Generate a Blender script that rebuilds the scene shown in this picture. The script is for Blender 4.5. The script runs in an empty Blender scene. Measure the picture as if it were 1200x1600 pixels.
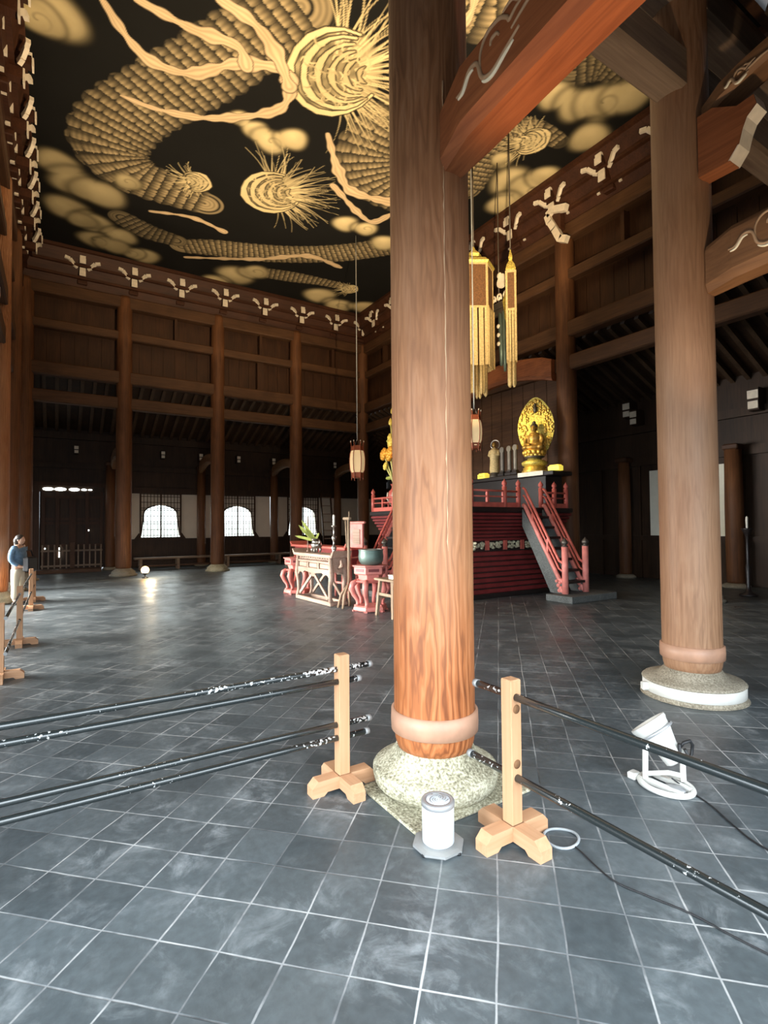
import bpy, math, random
import numpy as np
from mathutils import Vector, Matrix
random.seed(7)
PI = math.pi
sc = bpy.context.scene
COL = sc.collection

# ------------------------------------------------------------------ materials
def new_mat(name):
    m = bpy.data.materials.new(name); m.use_nodes = True
    nt = m.node_tree; b = nt.nodes['Principled BSDF']
    return m, nt, b

def N(nt, kind, **kw):
    n = nt.nodes.new(kind)
    for k, v in kw.items():
        if k in n.inputs: n.inputs[k].default_value = v
        else: setattr(n, k, v)
    return n

def ramp(nt, fac, stops):
    r = nt.nodes.new('ShaderNodeValToRGB')
    e = r.color_ramp.elements
    while len(e) < len(stops): e.new(0.5)
    for i, (p, c) in enumerate(stops):
        e[i].position = p; e[i].color = (*c, 1)
    nt.links.new(fac, r.inputs[0])
    return r.outputs[0]

def mapped(nt, scale, rot=(0, 0, 0), loc=(0, 0, 0)):
    t = nt.nodes.new('ShaderNodeTexCoord'); mp = nt.nodes.new('ShaderNodeMapping')
    mp.inputs['Scale'].default_value = scale; mp.inputs['Rotation'].default_value = rot
    mp.inputs['Location'].default_value = loc
    nt.links.new(t.outputs['Object'], mp.inputs[0])
    return mp.outputs[0]

def bump(nt, b, h, strength=0.3, dist=0.01):
    bn = nt.nodes.new('ShaderNodeBump'); bn.inputs['Strength'].default_value = strength
    bn.inputs['Distance'].default_value = dist
    nt.links.new(h, bn.inputs['Height']); nt.links.new(bn.outputs[0], b.inputs['Normal'])

def flat(name, col, rough=0.6, metal=0.0, var=0.15, scale=6.0, spec=0.4, bmp=0.0):
    m, nt, b = new_mat(name)
    nz = N(nt, 'ShaderNodeTexNoise', Scale=scale, Detail=5.0)
    nt.links.new(mapped(nt, (1, 1, 1)), nz.inputs['Vector'])
    d = tuple(c * (1 - var) for c in col); l = tuple(min(1, c * (1 + var)) for c in col)
    nt.links.new(ramp(nt, nz.outputs[0], [(0.3, d), (0.7, l)]), b.inputs['Base Color'])
    b.inputs['Roughness'].default_value = rough; b.inputs['Metallic'].default_value = metal
    b.inputs['Specular IOR Level'].default_value = spec
    if bmp: bump(nt, b, nz.outputs[0], bmp)
    return m

def wood(name, light, dark, axis='z', fine=34.0, rough=0.6, streak=0.5, spec=0.3):
    """grain stretched along one axis, broad patches and thin figured lines"""
    m, nt, b = new_mat(name)
    s = {'x': (0.045, 1, 1), 'y': (1, 0.045, 1), 'z': (1, 1, 0.045)}[axis]
    s2 = {'x': (0.35, 1, 1), 'y': (1, 0.35, 1), 'z': (1, 1, 0.35)}[axis]
    g = N(nt, 'ShaderNodeTexNoise', Scale=fine, Detail=6.0, Distortion=0.6)
    nt.links.new(mapped(nt, s), g.inputs['Vector'])
    p = N(nt, 'ShaderNodeTexNoise', Scale=3.0, Detail=4.0, Distortion=0.8)
    nt.links.new(mapped(nt, s2, loc=(3, 1, 7)), p.inputs['Vector'])
    mx = N(nt, 'ShaderNodeMix', data_type='FLOAT'); mx.inputs[0].default_value = streak
    nt.links.new(g.outputs[0], mx.inputs[2]); nt.links.new(p.outputs[0], mx.inputs[3])
    nt.links.new(ramp(nt, mx.outputs[0], [(0.34, dark), (0.66, light)]), b.inputs['Base Color'])
    b.inputs['Roughness'].default_value = rough; b.inputs['Specular IOR Level'].default_value = spec
    bump(nt, b, g.outputs[0], 0.25, 0.006)
    return m

def figured_wood(name, light, mid, dark, foot_tint=0.72, wave=(0.32, 0.88)):
    """the big pillars: wavy cathedral figure with pale worn streaks"""
    m, nt, b = new_mat(name)
    w = N(nt, 'ShaderNodeTexWave', wave_type='BANDS', bands_direction='X', Scale=11.0, Distortion=16.0, Detail=3.0)
    w.inputs['Detail Scale'].default_value = 0.9
    nt.links.new(mapped(nt, (1, 1, 0.13), rot=(0, 0, .9)), w.inputs['Vector'])
    g = N(nt, 'ShaderNodeTexNoise', Scale=60.0, Detail=4.0); nt.links.new(mapped(nt, (1, 1, 0.05)), g.inputs['Vector'])
    p = N(nt, 'ShaderNodeTexNoise', Scale=1.6, Detail=5.0, Distortion=0.5); nt.links.new(mapped(nt, (1, 1, 0.5)), p.inputs['Vector'])
    c1 = ramp(nt, w.outputs[1], [(0.0, dark), (0.30, mid), (0.7, mid), (1.0, light)])
    c2 = ramp(nt, p.outputs[0], [(0.35, mid), (0.68, light)])
    k = N(nt, 'ShaderNodeTexNoise', Scale=1.1, Detail=2.0); nt.links.new(mapped(nt, (1, 1, 0.6), loc=(5, 2, 1)), k.inputs['Vector'])
    kr = N(nt, 'ShaderNodeMapRange'); nt.links.new(k.outputs[0], kr.inputs[0]); kr.inputs[1].default_value = 0.35; kr.inputs[2].default_value = 0.65
    kr.inputs[3].default_value = wave[0]; kr.inputs[4].default_value = wave[1]
    m1 = N(nt, 'ShaderNodeMix', data_type='RGBA'); nt.links.new(kr.outputs[0], m1.inputs[0])
    nt.links.new(c1, m1.inputs[6]); nt.links.new(c2, m1.inputs[7])
    m2 = N(nt, 'ShaderNodeMix', data_type='RGBA', blend_type='MULTIPLY'); m2.inputs[0].default_value = 0.35
    nt.links.new(m1.outputs[2], m2.inputs[6])
    nt.links.new(ramp(nt, g.outputs[0], [(0.35, (0.55, 0.5, 0.47)), (0.6, (1, 1, 1))]), m2.inputs[7])
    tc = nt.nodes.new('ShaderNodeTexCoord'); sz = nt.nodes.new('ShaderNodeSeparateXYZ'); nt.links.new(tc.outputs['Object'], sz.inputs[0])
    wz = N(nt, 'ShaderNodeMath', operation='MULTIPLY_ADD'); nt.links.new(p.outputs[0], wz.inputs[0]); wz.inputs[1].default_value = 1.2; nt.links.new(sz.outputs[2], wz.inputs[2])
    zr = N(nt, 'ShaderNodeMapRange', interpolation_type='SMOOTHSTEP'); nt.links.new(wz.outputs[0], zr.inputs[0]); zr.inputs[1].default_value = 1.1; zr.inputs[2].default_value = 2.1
    zr.inputs[3].default_value = foot_tint; zr.inputs[4].default_value = 0.0
    m3 = N(nt, 'ShaderNodeMix', data_type='RGBA', blend_type='MULTIPLY'); nt.links.new(zr.outputs[0], m3.inputs[0])   # colour turns more orange towards the foot of the pillar
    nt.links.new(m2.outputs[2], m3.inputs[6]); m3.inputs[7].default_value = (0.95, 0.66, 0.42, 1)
    nt.links.new(m3.outputs[2], b.inputs['Base Color'])
    b.inputs['Roughness'].default_value = 0.5; b.inputs['Specular IOR Level'].default_value = 0.35
    bump(nt, b, g.outputs[0], 0.35, 0.004)
    return m

def emit(name, col, s):
    m, nt, b = new_mat(name)
    b.inputs['Base Color'].default_value = (*col, 1)
    b.inputs['Emission Color'].default_value = (*col, 1); b.inputs['Emission Strength'].default_value = s
    return m

M = {}
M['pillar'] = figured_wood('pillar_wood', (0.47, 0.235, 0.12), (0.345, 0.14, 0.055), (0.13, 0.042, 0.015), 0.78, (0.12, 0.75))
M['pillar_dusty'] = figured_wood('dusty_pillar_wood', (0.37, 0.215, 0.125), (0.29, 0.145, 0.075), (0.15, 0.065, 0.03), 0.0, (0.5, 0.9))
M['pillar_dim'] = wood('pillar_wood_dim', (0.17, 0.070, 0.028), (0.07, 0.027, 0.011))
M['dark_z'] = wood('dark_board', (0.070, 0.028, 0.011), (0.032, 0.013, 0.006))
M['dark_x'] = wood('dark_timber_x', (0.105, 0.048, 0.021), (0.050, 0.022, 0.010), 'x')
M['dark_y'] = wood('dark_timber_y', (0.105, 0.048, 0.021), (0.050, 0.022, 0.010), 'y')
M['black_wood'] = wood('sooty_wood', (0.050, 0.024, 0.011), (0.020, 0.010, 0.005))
M['rafter_x'] = wood('rafter_x', (0.10, 0.058, 0.033), (0.045, 0.026, 0.015), 'x')
M['rafter_y'] = wood('rafter_y', (0.10, 0.058, 0.033), (0.045, 0.026, 0.015), 'y')
M['grey_y'] = wood('greyed_timber', (0.26, 0.18, 0.12), (0.14, 0.09, 0.06), 'y')
M['red_beam'] = wood('red_brown_beam', (0.34, 0.115, 0.042), (0.16, 0.048, 0.017), 'x')
M['tan_beam'] = wood('tan_beam', (0.24, 0.115, 0.05), (0.12, 0.055, 0.024), 'x')
M['carve'] = flat('worn_carving', (0.42, 0.27, 0.16), 0.6)
M['carve_white'] = flat('white_carving_line', (0.92, 0.82, 0.62), 0.6)
M['white'] = flat('white_painted_end', (0.80, 0.70, 0.56), 0.7, var=0.12, scale=9)
M['bracket'] = wood('bracket_wood', (0.075, 0.026, 0.011), (0.032, 0.011, 0.005), 'y')
M['crack'] = flat('pale_split_wood', (0.66, 0.44, 0.26), 0.7)
M['band'] = flat('painted_iron_band', (0.40, 0.22, 0.14), 0.45, var=0.2)
M['plaster'] = flat('cream_plaster', (0.62, 0.54, 0.44), 0.9, var=0.06, scale=2)
M['paper'] = flat('pale_screen_paper', (0.86, 0.83, 0.70), 0.9, var=0.03)
M['new_wood'] = wood('new_barrier_wood', (0.53, 0.30, 0.165), (0.42, 0.215, 0.105))
M['new_wood_x'] = wood('new_barrier_wood_x', (0.54, 0.31, 0.175), (0.41, 0.21, 0.105), 'x')
M['new_wood_y'] = wood('new_barrier_wood_y', (0.54, 0.31, 0.175), (0.41, 0.21, 0.105), 'y')
M['pale_wood'] = wood('whitewashed_wood', (0.46, 0.335, 0.26), (0.27, 0.175, 0.125), 'x', spec=0.2)
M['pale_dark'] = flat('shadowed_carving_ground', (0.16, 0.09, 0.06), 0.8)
M['stool_wood'] = wood('old_stool_wood', (0.36, 0.26, 0.17), (0.20, 0.13, 0.08))
M['lacq'] = flat('faded_red_lacquer', (0.52, 0.115, 0.085), 0.42, var=0.18)
M['lacq_pink'] = flat('pink_worn_lacquer', (0.62, 0.20, 0.165), 0.5, var=0.22)
M['lacq_dark'] = flat('dark_red_lacquer', (0.17, 0.022, 0.022), 0.4, var=0.2)
M['lacq_black'] = flat('black_lacquer', (0.018, 0.013, 0.012), 0.35)
M['gold'] = flat('gilding', (0.82, 0.52, 0.12), 0.38, 0.75, var=0.3, scale=24, bmp=0.6)
M['gold_rough'] = flat('carved_gilding', (0.86, 0.56, 0.13), 0.45, 0.6, var=0.55, scale=38, bmp=1.0)
M['old_gold'] = flat('aged_gilding', (0.40, 0.235, 0.06), 0.4, 0.6, var=0.35, scale=18)
M['gold_cloth'] = flat('gold_brocade', (0.60, 0.44, 0.20), 0.6, 0.1, var=0.25, scale=30)
M['brocade_dark'] = flat('brown_brocade', (0.16, 0.075, 0.03), 0.7, 0.1, var=0.3, scale=30)
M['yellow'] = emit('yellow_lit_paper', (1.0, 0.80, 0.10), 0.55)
M['bronze'] = flat('green_bronze', (0.135, 0.19, 0.165), 0.45, 0.5, var=0.25)
M['silver'] = flat('dull_pewter', (0.42, 0.38, 0.33), 0.3, 0.9, var=0.2)
M['dark_metal'] = flat('dark_bronze', (0.10, 0.085, 0.07), 0.45, 0.6)
M['white_metal'] = flat('white_enamelled_metal', (0.60, 0.585, 0.54), 0.4, var=0.06)
M['white_can'] = flat('white_plastic', (0.64, 0.68, 0.71), 0.35, var=0.03)
M['grey_metal'] = flat('grey_metal', (0.36, 0.36, 0.36), 0.4, 0.5, var=0.15)
M['tray'] = flat('dull_grey_metal', (0.24, 0.24, 0.235), 0.5, 0.2, var=0.15)
M['black'] = flat('black_rubber', (0.012, 0.012, 0.013), 0.5)
M['cable_grey'] = flat('grey_hose', (0.30, 0.32, 0.33), 0.5)
M['glow'] = emit('lamp_glow', (1.0, 0.62, 0.24), 6.0)
M['slit'] = emit('daylight_gap', (0.9, 1.0, 0.97), 7.0)
M['lantern_paper'] = emit('lantern_paper', (0.86, 0.62, 0.33), 0.32)
M['lantern_wood'] = flat('red_lantern_wood', (0.30, 0.075, 0.03), 0.5)
M['flower_orange'] = flat('orange_gold_petals', (0.75, 0.36, 0.05), 0.5, 0.3)
M['flower_yellow'] = flat('yellow_gold_petals', (0.80, 0.62, 0.14), 0.5, 0.2)
M['flower_stem'] = flat('pale_green_stems', (0.62, 0.58, 0.22), 0.5)
M['leaf'] = flat('yellow_green_leaves', (0.42, 0.46, 0.10), 0.5)
M['skin'] = flat('skin', (0.62, 0.38, 0.26), 0.5, var=0.05)
M['denim'] = flat('blue_denim', (0.14, 0.24, 0.36), 0.85, var=0.25, scale=20)
M['cream_cloth'] = flat('cream_trousers', (0.72, 0.66, 0.50), 0.85, var=0.06)
M['hair'] = flat('dark_hair', (0.035, 0.028, 0.024), 0.45)
M['bag'] = flat('black_bag', (0.01, 0.01, 0.012), 0.5)
M['white_cloth'] = flat('white_altar_cloth', (0.75, 0.70, 0.58), 0.8)
M['peony'] = flat('painted_peony_carving', (0.48, 0.44, 0.30), 0.6, var=0.45, scale=30)
M['book'] = flat('book_paper', (0.82, 0.78, 0.68), 0.7)

def stone_mat(name, a, b_, c):
    m, nt, b = new_mat(name)
    v = N(nt, 'ShaderNodeTexNoise', Scale=75.0, Detail=3.0); nt.links.new(mapped(nt, (1, 1, 1)), v.inputs['Vector'])
    p = N(nt, 'ShaderNodeTexNoise', Scale=5.0, Detail=4.0); nt.links.new(mapped(nt, (1, 1, 1)), p.inputs['Vector'])
    mx = N(nt, 'ShaderNodeMix', data_type='FLOAT'); mx.inputs[0].default_value = 0.3
    nt.links.new(v.outputs[0], mx.inputs[2]); nt.links.new(p.outputs[0], mx.inputs[3])
    nt.links.new(ramp(nt, mx.outputs[0], [(0.36, a), (0.5, b_), (0.62, c)]), b.inputs['Base Color'])
    b.inputs['Roughness'].default_value = 0.85
    bump(nt, b, v.outputs[0], 0.5, 0.01)
    return m
M['stone'] = stone_mat('lichened_stone', (0.13, 0.115, 0.07), (0.34, 0.31, 0.21), (0.55, 0.52, 0.39))
M['stone_warm'] = stone_mat('warm_stone', (0.14, 0.115, 0.08), (0.25, 0.215, 0.155), (0.36, 0.315, 0.24))
M['stone_grey'] = stone_mat('grey_step_stone', (0.06, 0.065, 0.06), (0.10, 0.105, 0.10), (0.15, 0.155, 0.145))

def rod_mat():
    m, nt, b = new_mat('chipped_black_rod')
    n = N(nt, 'ShaderNodeTexNoise', Scale=62.0, Detail=6.0)
    oi = nt.nodes.new('ShaderNodeObjectInfo'); sh = N(nt, 'ShaderNodeVectorMath', operation='MULTIPLY_ADD')
    nt.links.new(oi.outputs['Location'], sh.inputs[0]); sh.inputs[1].default_value = (1.7, 3.1, 7.3); nt.links.new(mapped(nt, (1, 1, 1)), sh.inputs[2])
    nt.links.new(sh.outputs[0], n.inputs['Vector'])
    q = N(nt, 'ShaderNodeTexNoise', Scale=2.6, Detail=2.0); nt.links.new(sh.outputs[0], q.inputs['Vector'])
    a = N(nt, 'ShaderNodeMath', operation='MULTIPLY'); nt.links.new(n.outputs[0], a.inputs[0]); nt.links.new(q.outputs[0], a.inputs[1])
    nt.links.new(ramp(nt, a.outputs[0], [(0.345, (0.014, 0.018, 0.018)), (0.365, (0.60, 0.60, 0.58))]), b.inputs['Base Color'])
    b.inputs['Roughness'].default_value = 0.24; b.inputs['Specular IOR Level'].default_value = 0.8
    return m
M['rod'] = rod_mat()

def floor_mat():
    m, nt, b = new_mat('clay_floor_tiles')
    t = nt.nodes.new('ShaderNodeTexCoord')
    sx = nt.nodes.new('ShaderNodeSeparateXYZ')
    wob = N(nt, 'ShaderNodeTexNoise', Scale=2.2, Detail=3.0); nt.links.new(t.outputs['Object'], wob.inputs['Vector'])
    wv = N(nt, 'ShaderNodeVectorMath', operation='MULTIPLY_ADD')
    nt.links.new(wob.outputs[1], wv.inputs[0]); wv.inputs[1].default_value = (0.02, 0.02, 0); nt.links.new(t.outputs['Object'], wv.inputs[2])
    mp = nt.nodes.new('ShaderNodeMapping'); mp.vector_type = 'POINT'
    nt.links.new(wv.outputs[0], mp.inputs[0])
    # tile axes: A = (-0.7137, 0.7005), B = (0.7005, 0.7137)
    def dot(vx, vy, off):
        d = N(nt, 'ShaderNodeVectorMath', operation='DOT_PRODUCT'); nt.links.new(wv.outputs[0], d.inputs[0])
        d.inputs[1].default_value = (vx / 0.238, vy / 0.238, 0)
        a = N(nt, 'ShaderNodeMath', operation='SUBTRACT'); nt.links.new(d.outputs['Value'], a.inputs[0]); a.inputs[1].default_value = off
        return a.outputs[0]
    u = dot(-0.7137, 0.7005, (1.935) / 0.238); v = dot(0.7005, 0.7137, -0.012 / 0.238)
    def edge(x):
        f = N(nt, 'ShaderNodeMath', operation='FRACT'); nt.links.new(x, f.inputs[0])
        a = N(nt, 'ShaderNodeMath', operation='SUBTRACT'); nt.links.new(f.outputs[0], a.inputs[0]); a.inputs[1].default_value = 0.5
        c = N(nt, 'ShaderNodeMath', operation='ABSOLUTE'); nt.links.new(a.outputs[0], c.inputs[0])
        return c.outputs[0]
    def flo(x):
        f = N(nt, 'ShaderNodeMath', operation='FLOOR'); nt.links.new(x, f.inputs[0]); return f.outputs[0]
    mx = N(nt, 'ShaderNodeMath', operation='MAXIMUM'); nt.links.new(edge(u), mx.inputs[0]); nt.links.new(edge(v), mx.inputs[1])
    gw = N(nt, 'ShaderNodeTexNoise', Scale=3.0, Detail=5.0); nt.links.new(t.outputs['Object'], gw.inputs['Vector'])
    add = N(nt, 'ShaderNodeMath', operation='MULTIPLY_ADD'); nt.links.new(gw.outputs[0], add.inputs[0]); add.inputs[1].default_value = 0.030
    nt.links.new(mx.outputs[0], add.inputs[2])
    gr = N(nt, 'ShaderNodeMapRange', interpolation_type='SMOOTHSTEP'); nt.links.new(add.outputs[0], gr.inputs[0])
    gr.inputs[1].default_value = 0.493; gr.inputs[2].default_value = 0.509
    cv = nt.nodes.new('ShaderNodeCombineXYZ'); nt.links.new(flo(u), cv.inputs[0]); nt.links.new(flo(v), cv.inputs[1])
    wn = N(nt, 'ShaderNodeTexWhiteNoise', noise_dimensions='2D'); nt.links.new(cv.outputs[0], wn.inputs['Vector'])
    n1 = N(nt, 'ShaderNodeTexNoise', Scale=1.7, Detail=7.0, Roughness=0.65); nt.links.new(t.outputs['Object'], n1.inputs['Vector'])
    n2 = N(nt, 'ShaderNodeTexNoise', Scale=26.0, Detail=5.0); nt.links.new(t.outputs['Object'], n2.inputs['Vector'])
    n3 = N(nt, 'ShaderNodeTexNoise', Scale=5.5, Detail=6.0, Roughness=0.7, Distortion=0.6); nt.links.new(t.outputs['Object'], n3.inputs['Vector'])
    base = ramp(nt, wn.outputs[0], [(0.0, (0.055, 0.067, 0.073)), (1.0, (0.090, 0.106, 0.113))])
    dust = ramp(nt, n3.outputs[0], [(0.48, (0, 0, 0)), (0.68, (1, 1, 1))])
    d2 = ramp(nt, n1.outputs[0], [(0.42, (0, 0, 0)), (0.66, (1, 1, 1))])
    dm = N(nt, 'ShaderNodeMix', data_type='RGBA', blend_type='MULTIPLY'); dm.inputs[0].default_value = 1
    nt.links.new(dust, dm.inputs[6]); nt.links.new(d2, dm.inputs[7])
    a1 = N(nt, 'ShaderNodeMix', data_type='RGBA'); nt.links.new(dm.outputs[2], a1.inputs[0])
    nt.links.new(base, a1.inputs[6]); a1.inputs[7].default_value = (0.25, 0.272, 0.28, 1)
    sp = N(nt, 'ShaderNodeMix', data_type='RGBA', blend_type='MULTIPLY'); sp.inputs[0].default_value = 0.5
    nt.links.new(a1.outputs[2], sp.inputs[6]); nt.links.new(ramp(nt, n2.outputs[0], [(0.3, (0.6, 0.6, 0.6)), (0.7, (1.2, 1.2, 1.2))]), sp.inputs[7])
    gcol = ramp(nt, n1.outputs[0], [(0.34, (0.035, 0.040, 0.043)), (0.47, (0.17, 0.18, 0.185)), (0.60, (0.42, 0.42, 0.41))])
    fin = N(nt, 'ShaderNodeMix', data_type='RGBA'); nt.links.new(gr.outputs[0], fin.inputs[0])
    nt.links.new(sp.outputs[2], fin.inputs[6]); nt.links.new(gcol, fin.inputs[7])
    nt.links.new(fin.outputs[2], b.inputs['Base Color'])
    rr = ramp(nt, n1.outputs[0], [(0.3, (0.27, 0.27, 0.27)), (0.7, (0.52, 0.52, 0.52))])
    nt.links.new(rr, b.inputs['Roughness']); b.inputs['Specular IOR Level'].default_value = 0.45
    h = N(nt, 'ShaderNodeMath', operation='MULTIPLY_ADD'); nt.links.new(gr.outputs[0], h.inputs[0]); h.inputs[1].default_value = -0.8
    nt.links.new(n2.outputs[0], h.inputs[2])
    bump(nt, b, h.outputs[0], 0.25, 0.006)
    return m
M['floor'] = floor_mat()

def glass_mat():
    m, nt, b = new_mat('frosted_pane')
    out = nt.nodes['Material Output']; tr = nt.nodes.new('ShaderNodeBsdfTranslucent'); tp = nt.nodes.new('ShaderNodeBsdfTransparent')
    tr.inputs[0].default_value = (0.92, 1.0, 0.95, 1); mx = nt.nodes.new('ShaderNodeMixShader'); mx.inputs[0].default_value = 0.6
    nt.links.new(tr.outputs[0], mx.inputs[1]); nt.links.new(tp.outputs[0], mx.inputs[2]); nt.links.new(mx.outputs[0], out.inputs[0])
    return m
M['pane'] = glass_mat()

def painting_mat():
    m, nt, b = new_mat('ink_and_gold_painting')
    a = nt.nodes.new('ShaderNodeVertexColor'); a.layer_name = 'paint'
    n = N(nt, 'ShaderNodeTexNoise', Scale=1.2, Detail=6.0); nt.links.new(mapped(nt, (1, 1, 1)), n.inputs['Vector'])
    mx = N(nt, 'ShaderNodeMix', data_type='RGBA', blend_type='MULTIPLY'); mx.inputs[0].default_value = 0.5
    nt.links.new(a.outputs[0], mx.inputs[6]); nt.links.new(ramp(nt, n.outputs[0], [(0.3, (0.7, 0.68, 0.64)), (0.65, (1.1, 1.1, 1.1))]), mx.inputs[7])
    nt.links.new(mx.outputs[2], b.inputs['Base Color']); b.inputs['Roughness'].default_value = 0.8
    b.inputs['Specular IOR Level'].default_value = 0.15
    return m
M['painting'] = painting_mat()

# ------------------------------------------------------------------ mesh builder
class MB:
    def __init__(s): s.v = []; s.f = []; s.sm = []
    def add(s, vs, fs, smooth=False):
        o = len(s.v); s.v += [tuple(p) for p in vs]
        for f in fs: s.f.append(tuple(i + o for i in f)); s.sm.append(smooth)
        return s
    def box(s, c, d, rz=0.0, bev=0.0, taper=1.0):
        x, y, z = (k / 2 for k in d)
        bev = min(bev, 0.45 * min(d))
        ca, sa = math.cos(rz), math.sin(rz)
        def tr(p): return (c[0] + p[0] * ca - p[1] * sa, c[1] + p[0] * sa + p[1] * ca, c[2] + p[2])
        if bev <= 0:
            P = [(i * x * (taper if k > 0 else 1), j * y * (taper if k > 0 else 1), k * z) for k in (-1, 1) for i, j in ((-1, -1), (1, -1), (1, 1), (-1, 1))]
            F = [(3, 2, 1, 0), (4, 5, 6, 7), (0, 1, 5, 4), (1, 2, 6, 5), (2, 3, 7, 6), (3, 0, 4, 7)]
            return s.add([tr(p) for p in P], F)
        rings = []
        for k, ins in ((-z, bev), (-z + bev, 0), (z - bev, 0), (z, bev)):
            X, Y = x - ins, y - ins; b = bev * 0.6
            rings.append([(-X + b, -Y, k), (X - b, -Y, k), (X, -Y + b, k), (X, Y - b, k), (X - b, Y, k), (-X + b, Y, k), (-X, Y - b, k), (-X, -Y + b, k)])
        P = [tr(p) for r in rings for p in r]; F = [tuple(range(7, -1, -1)), tuple(range(24, 32))]
        for r in range(3):
            for i in range(8): F.append((r * 8 + i, r * 8 + (i + 1) % 8, r * 8 + 8 + (i + 1) % 8, r * 8 + 8 + i))
        return s.add(P, F)
    def beam(s, a, b, w, h, up=(0, 0, 1), h2=None):
        a, b = Vector(a), Vector(b); d = (b - a).normalized(); up = Vector(up)
        sd = d.cross(up).normalized(); u = sd.cross(d).normalized(); h2 = h if h2 is None else h2
        P = []
        for p, hh in ((a, h), (b, h2)):
            for i, j in ((-1, -1), (1, -1), (1, 1), (-1, 1)): P.append(p + sd * (i * w / 2) + u * (j * hh / 2))
        return s.add(P, [(3, 2, 1, 0), (4, 5, 6, 7), (0, 1, 5, 4), (1, 2, 6, 5), (2, 3, 7, 6), (3, 0, 4, 7)])
    def tube(s, pts, r, n=10, closed=False, cap=True):
        pts = [Vector(p) for p in pts]; m = len(pts)
        R = [r] * m if not isinstance(r, (list, tuple)) else r
        P = []; F = []; pu = None
        for i, p in enumerate(pts):
            if closed: t = pts[(i + 1) % m] - pts[i - 1]
            else: t = pts[min(i + 1, m - 1)] - pts[max(i - 1, 0)]
            t.normalize()
            if pu is None:
                pu = Vector((0, 0, 1)) if abs(t.z) < 0.9 else Vector((1, 0, 0))
            u = (pu - t * pu.dot(t)).normalized(); w = t.cross(u); pu = u
            for k in range(n):
                a = 2 * PI * k / n; P.append(p + (u * math.cos(a) + w * math.sin(a)) * R[i])
        for i in range(m if closed else m - 1):
            for k in range(n):
                a, b_ = i * n, ((i + 1) % m) * n
                F.append((a + k, a + (k + 1) % n, b_ + (k + 1) % n, b_ + k))
        s.add(P, F, True)
        if not closed and cap:
            o = len(s.v) - m * n
            s.f.append(tuple(o + k for k in range(n - 1, -1, -1))); s.sm.append(False)
            s.f.append(tuple(o + (m - 1) * n + k for k in range(n))); s.sm.append(False)
        return s
    def lathe(s, prof, c=(0, 0, 0), n=32, sx=1.0, sy=1.0, cap=True, smooth=True, rz=0.0):
        P = []; F = []
        for r, z in prof:
            for k in range(n):
                a = 2 * PI * k / n + rz; P.append((c[0] + r * math.cos(a) * sx, c[1] + r * math.sin(a) * sy, c[2] + z))
        for i in range(len(prof) - 1):
            for k in range(n): F.append((i * n + k, i * n + (k + 1) % n, (i + 1) * n + (k + 1) % n, (i + 1) * n + k))
        s.add(P, F, smooth)
        if cap:
            o = len(s.v) - len(prof) * n
            if prof[0][0] > 1e-4: s.f.append(tuple(o + k for k in range(n - 1, -1, -1))); s.sm.append(False)
            if prof[-1][0] > 1e-4: s.f.append(tuple(o + (len(prof) - 1) * n + k for k in range(n))); s.sm.append(False)
        return s
    def ell(s, c, r, n=14, m=9):
        prof = [(max(1e-5, math.sin(PI * i / m)), -math.cos(PI * i / m)) for i in range(m + 1)]
        P = []; F = []
        for q, z in prof:
            for k in range(n):
                a = 2 * PI * k / n; P.append((c[0] + q * math.cos(a) * r[0], c[1] + q * math.sin(a) * r[1], c[2] + z * r[2]))
        for i in range(m):
            for k in range(n): F.append((i * n + k, i * n + (k + 1) % n, (i + 1) * n + (k + 1) % n, (i + 1) * n + k))
        return s.add(P, F, True)
    def prism(s, poly, o, ex, ey, ez, t):
        """2-D outline in (ex,ey) from o, thickened t along ez (centred)"""
        o, ex, ey, ez = Vector(o), Vector(ex), Vector(ey), Vector(ez); n = len(poly)
        P = [o + ex * a + ey * b + ez * (k * t / 2) for k in (-1, 1) for a, b in poly]
        F = [tuple(range(n - 1, -1, -1)), tuple(range(n, 2 * n))] + [(i, (i + 1) % n, n + (i + 1) % n, n + i) for i in range(n)]
        return s.add(P, F)
    def build(s, name, mat, parent=None, loc=(0, 0, 0), rz=0.0):
        me = bpy.data.meshes.new(name); me.from_pydata(s.v, [], s.f)
        me.polygons.foreach_set('use_smooth', s.sm); me.update()
        me.materials.append(M[mat] if isinstance(mat, str) else mat)
        o = bpy.data.objects.new(name, me); COL.objects.link(o)
        o.location = loc; o.rotation_euler = (0, 0, rz)
        if parent: o.parent = parent
        return o

def tag(o, label, cat, group=None, kind=None):
    o['label'] = label; o['category'] = cat
    if group: o['group'] = group
    if kind: o['kind'] = kind
    return o
def thing(name, label, cat, loc=(0, 0, 0), rz=0.0, group=None, kind=None):
    o = bpy.data.objects.new(name, None); COL.objects.link(o); o.empty_display_size = 0.1
    o.location = loc; o.rotation_euler = (0, 0, rz)
    return tag(o, label, cat, group, kind)
def struct(name, mb, mat, parent=None, **k):
    o = mb.build(name, mat, parent, **k)
    if not parent: o['kind'] = 'structure'
    return o
def kids(o): return [c for c in bpy.data.objects if c.parent == o]
def copy_tree(o, label=None, loc=None, rz=None, parent=None):
    c = o.copy(); COL.objects.link(c)
    if parent: c.parent = parent
    for ch in list(o.children): copy_tree(ch, parent=c)
    if label: c['label'] = label
    if loc is not None: c.location = loc
    if rz is not None: c.rotation_euler = (0, 0, rz)
    return c

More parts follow.
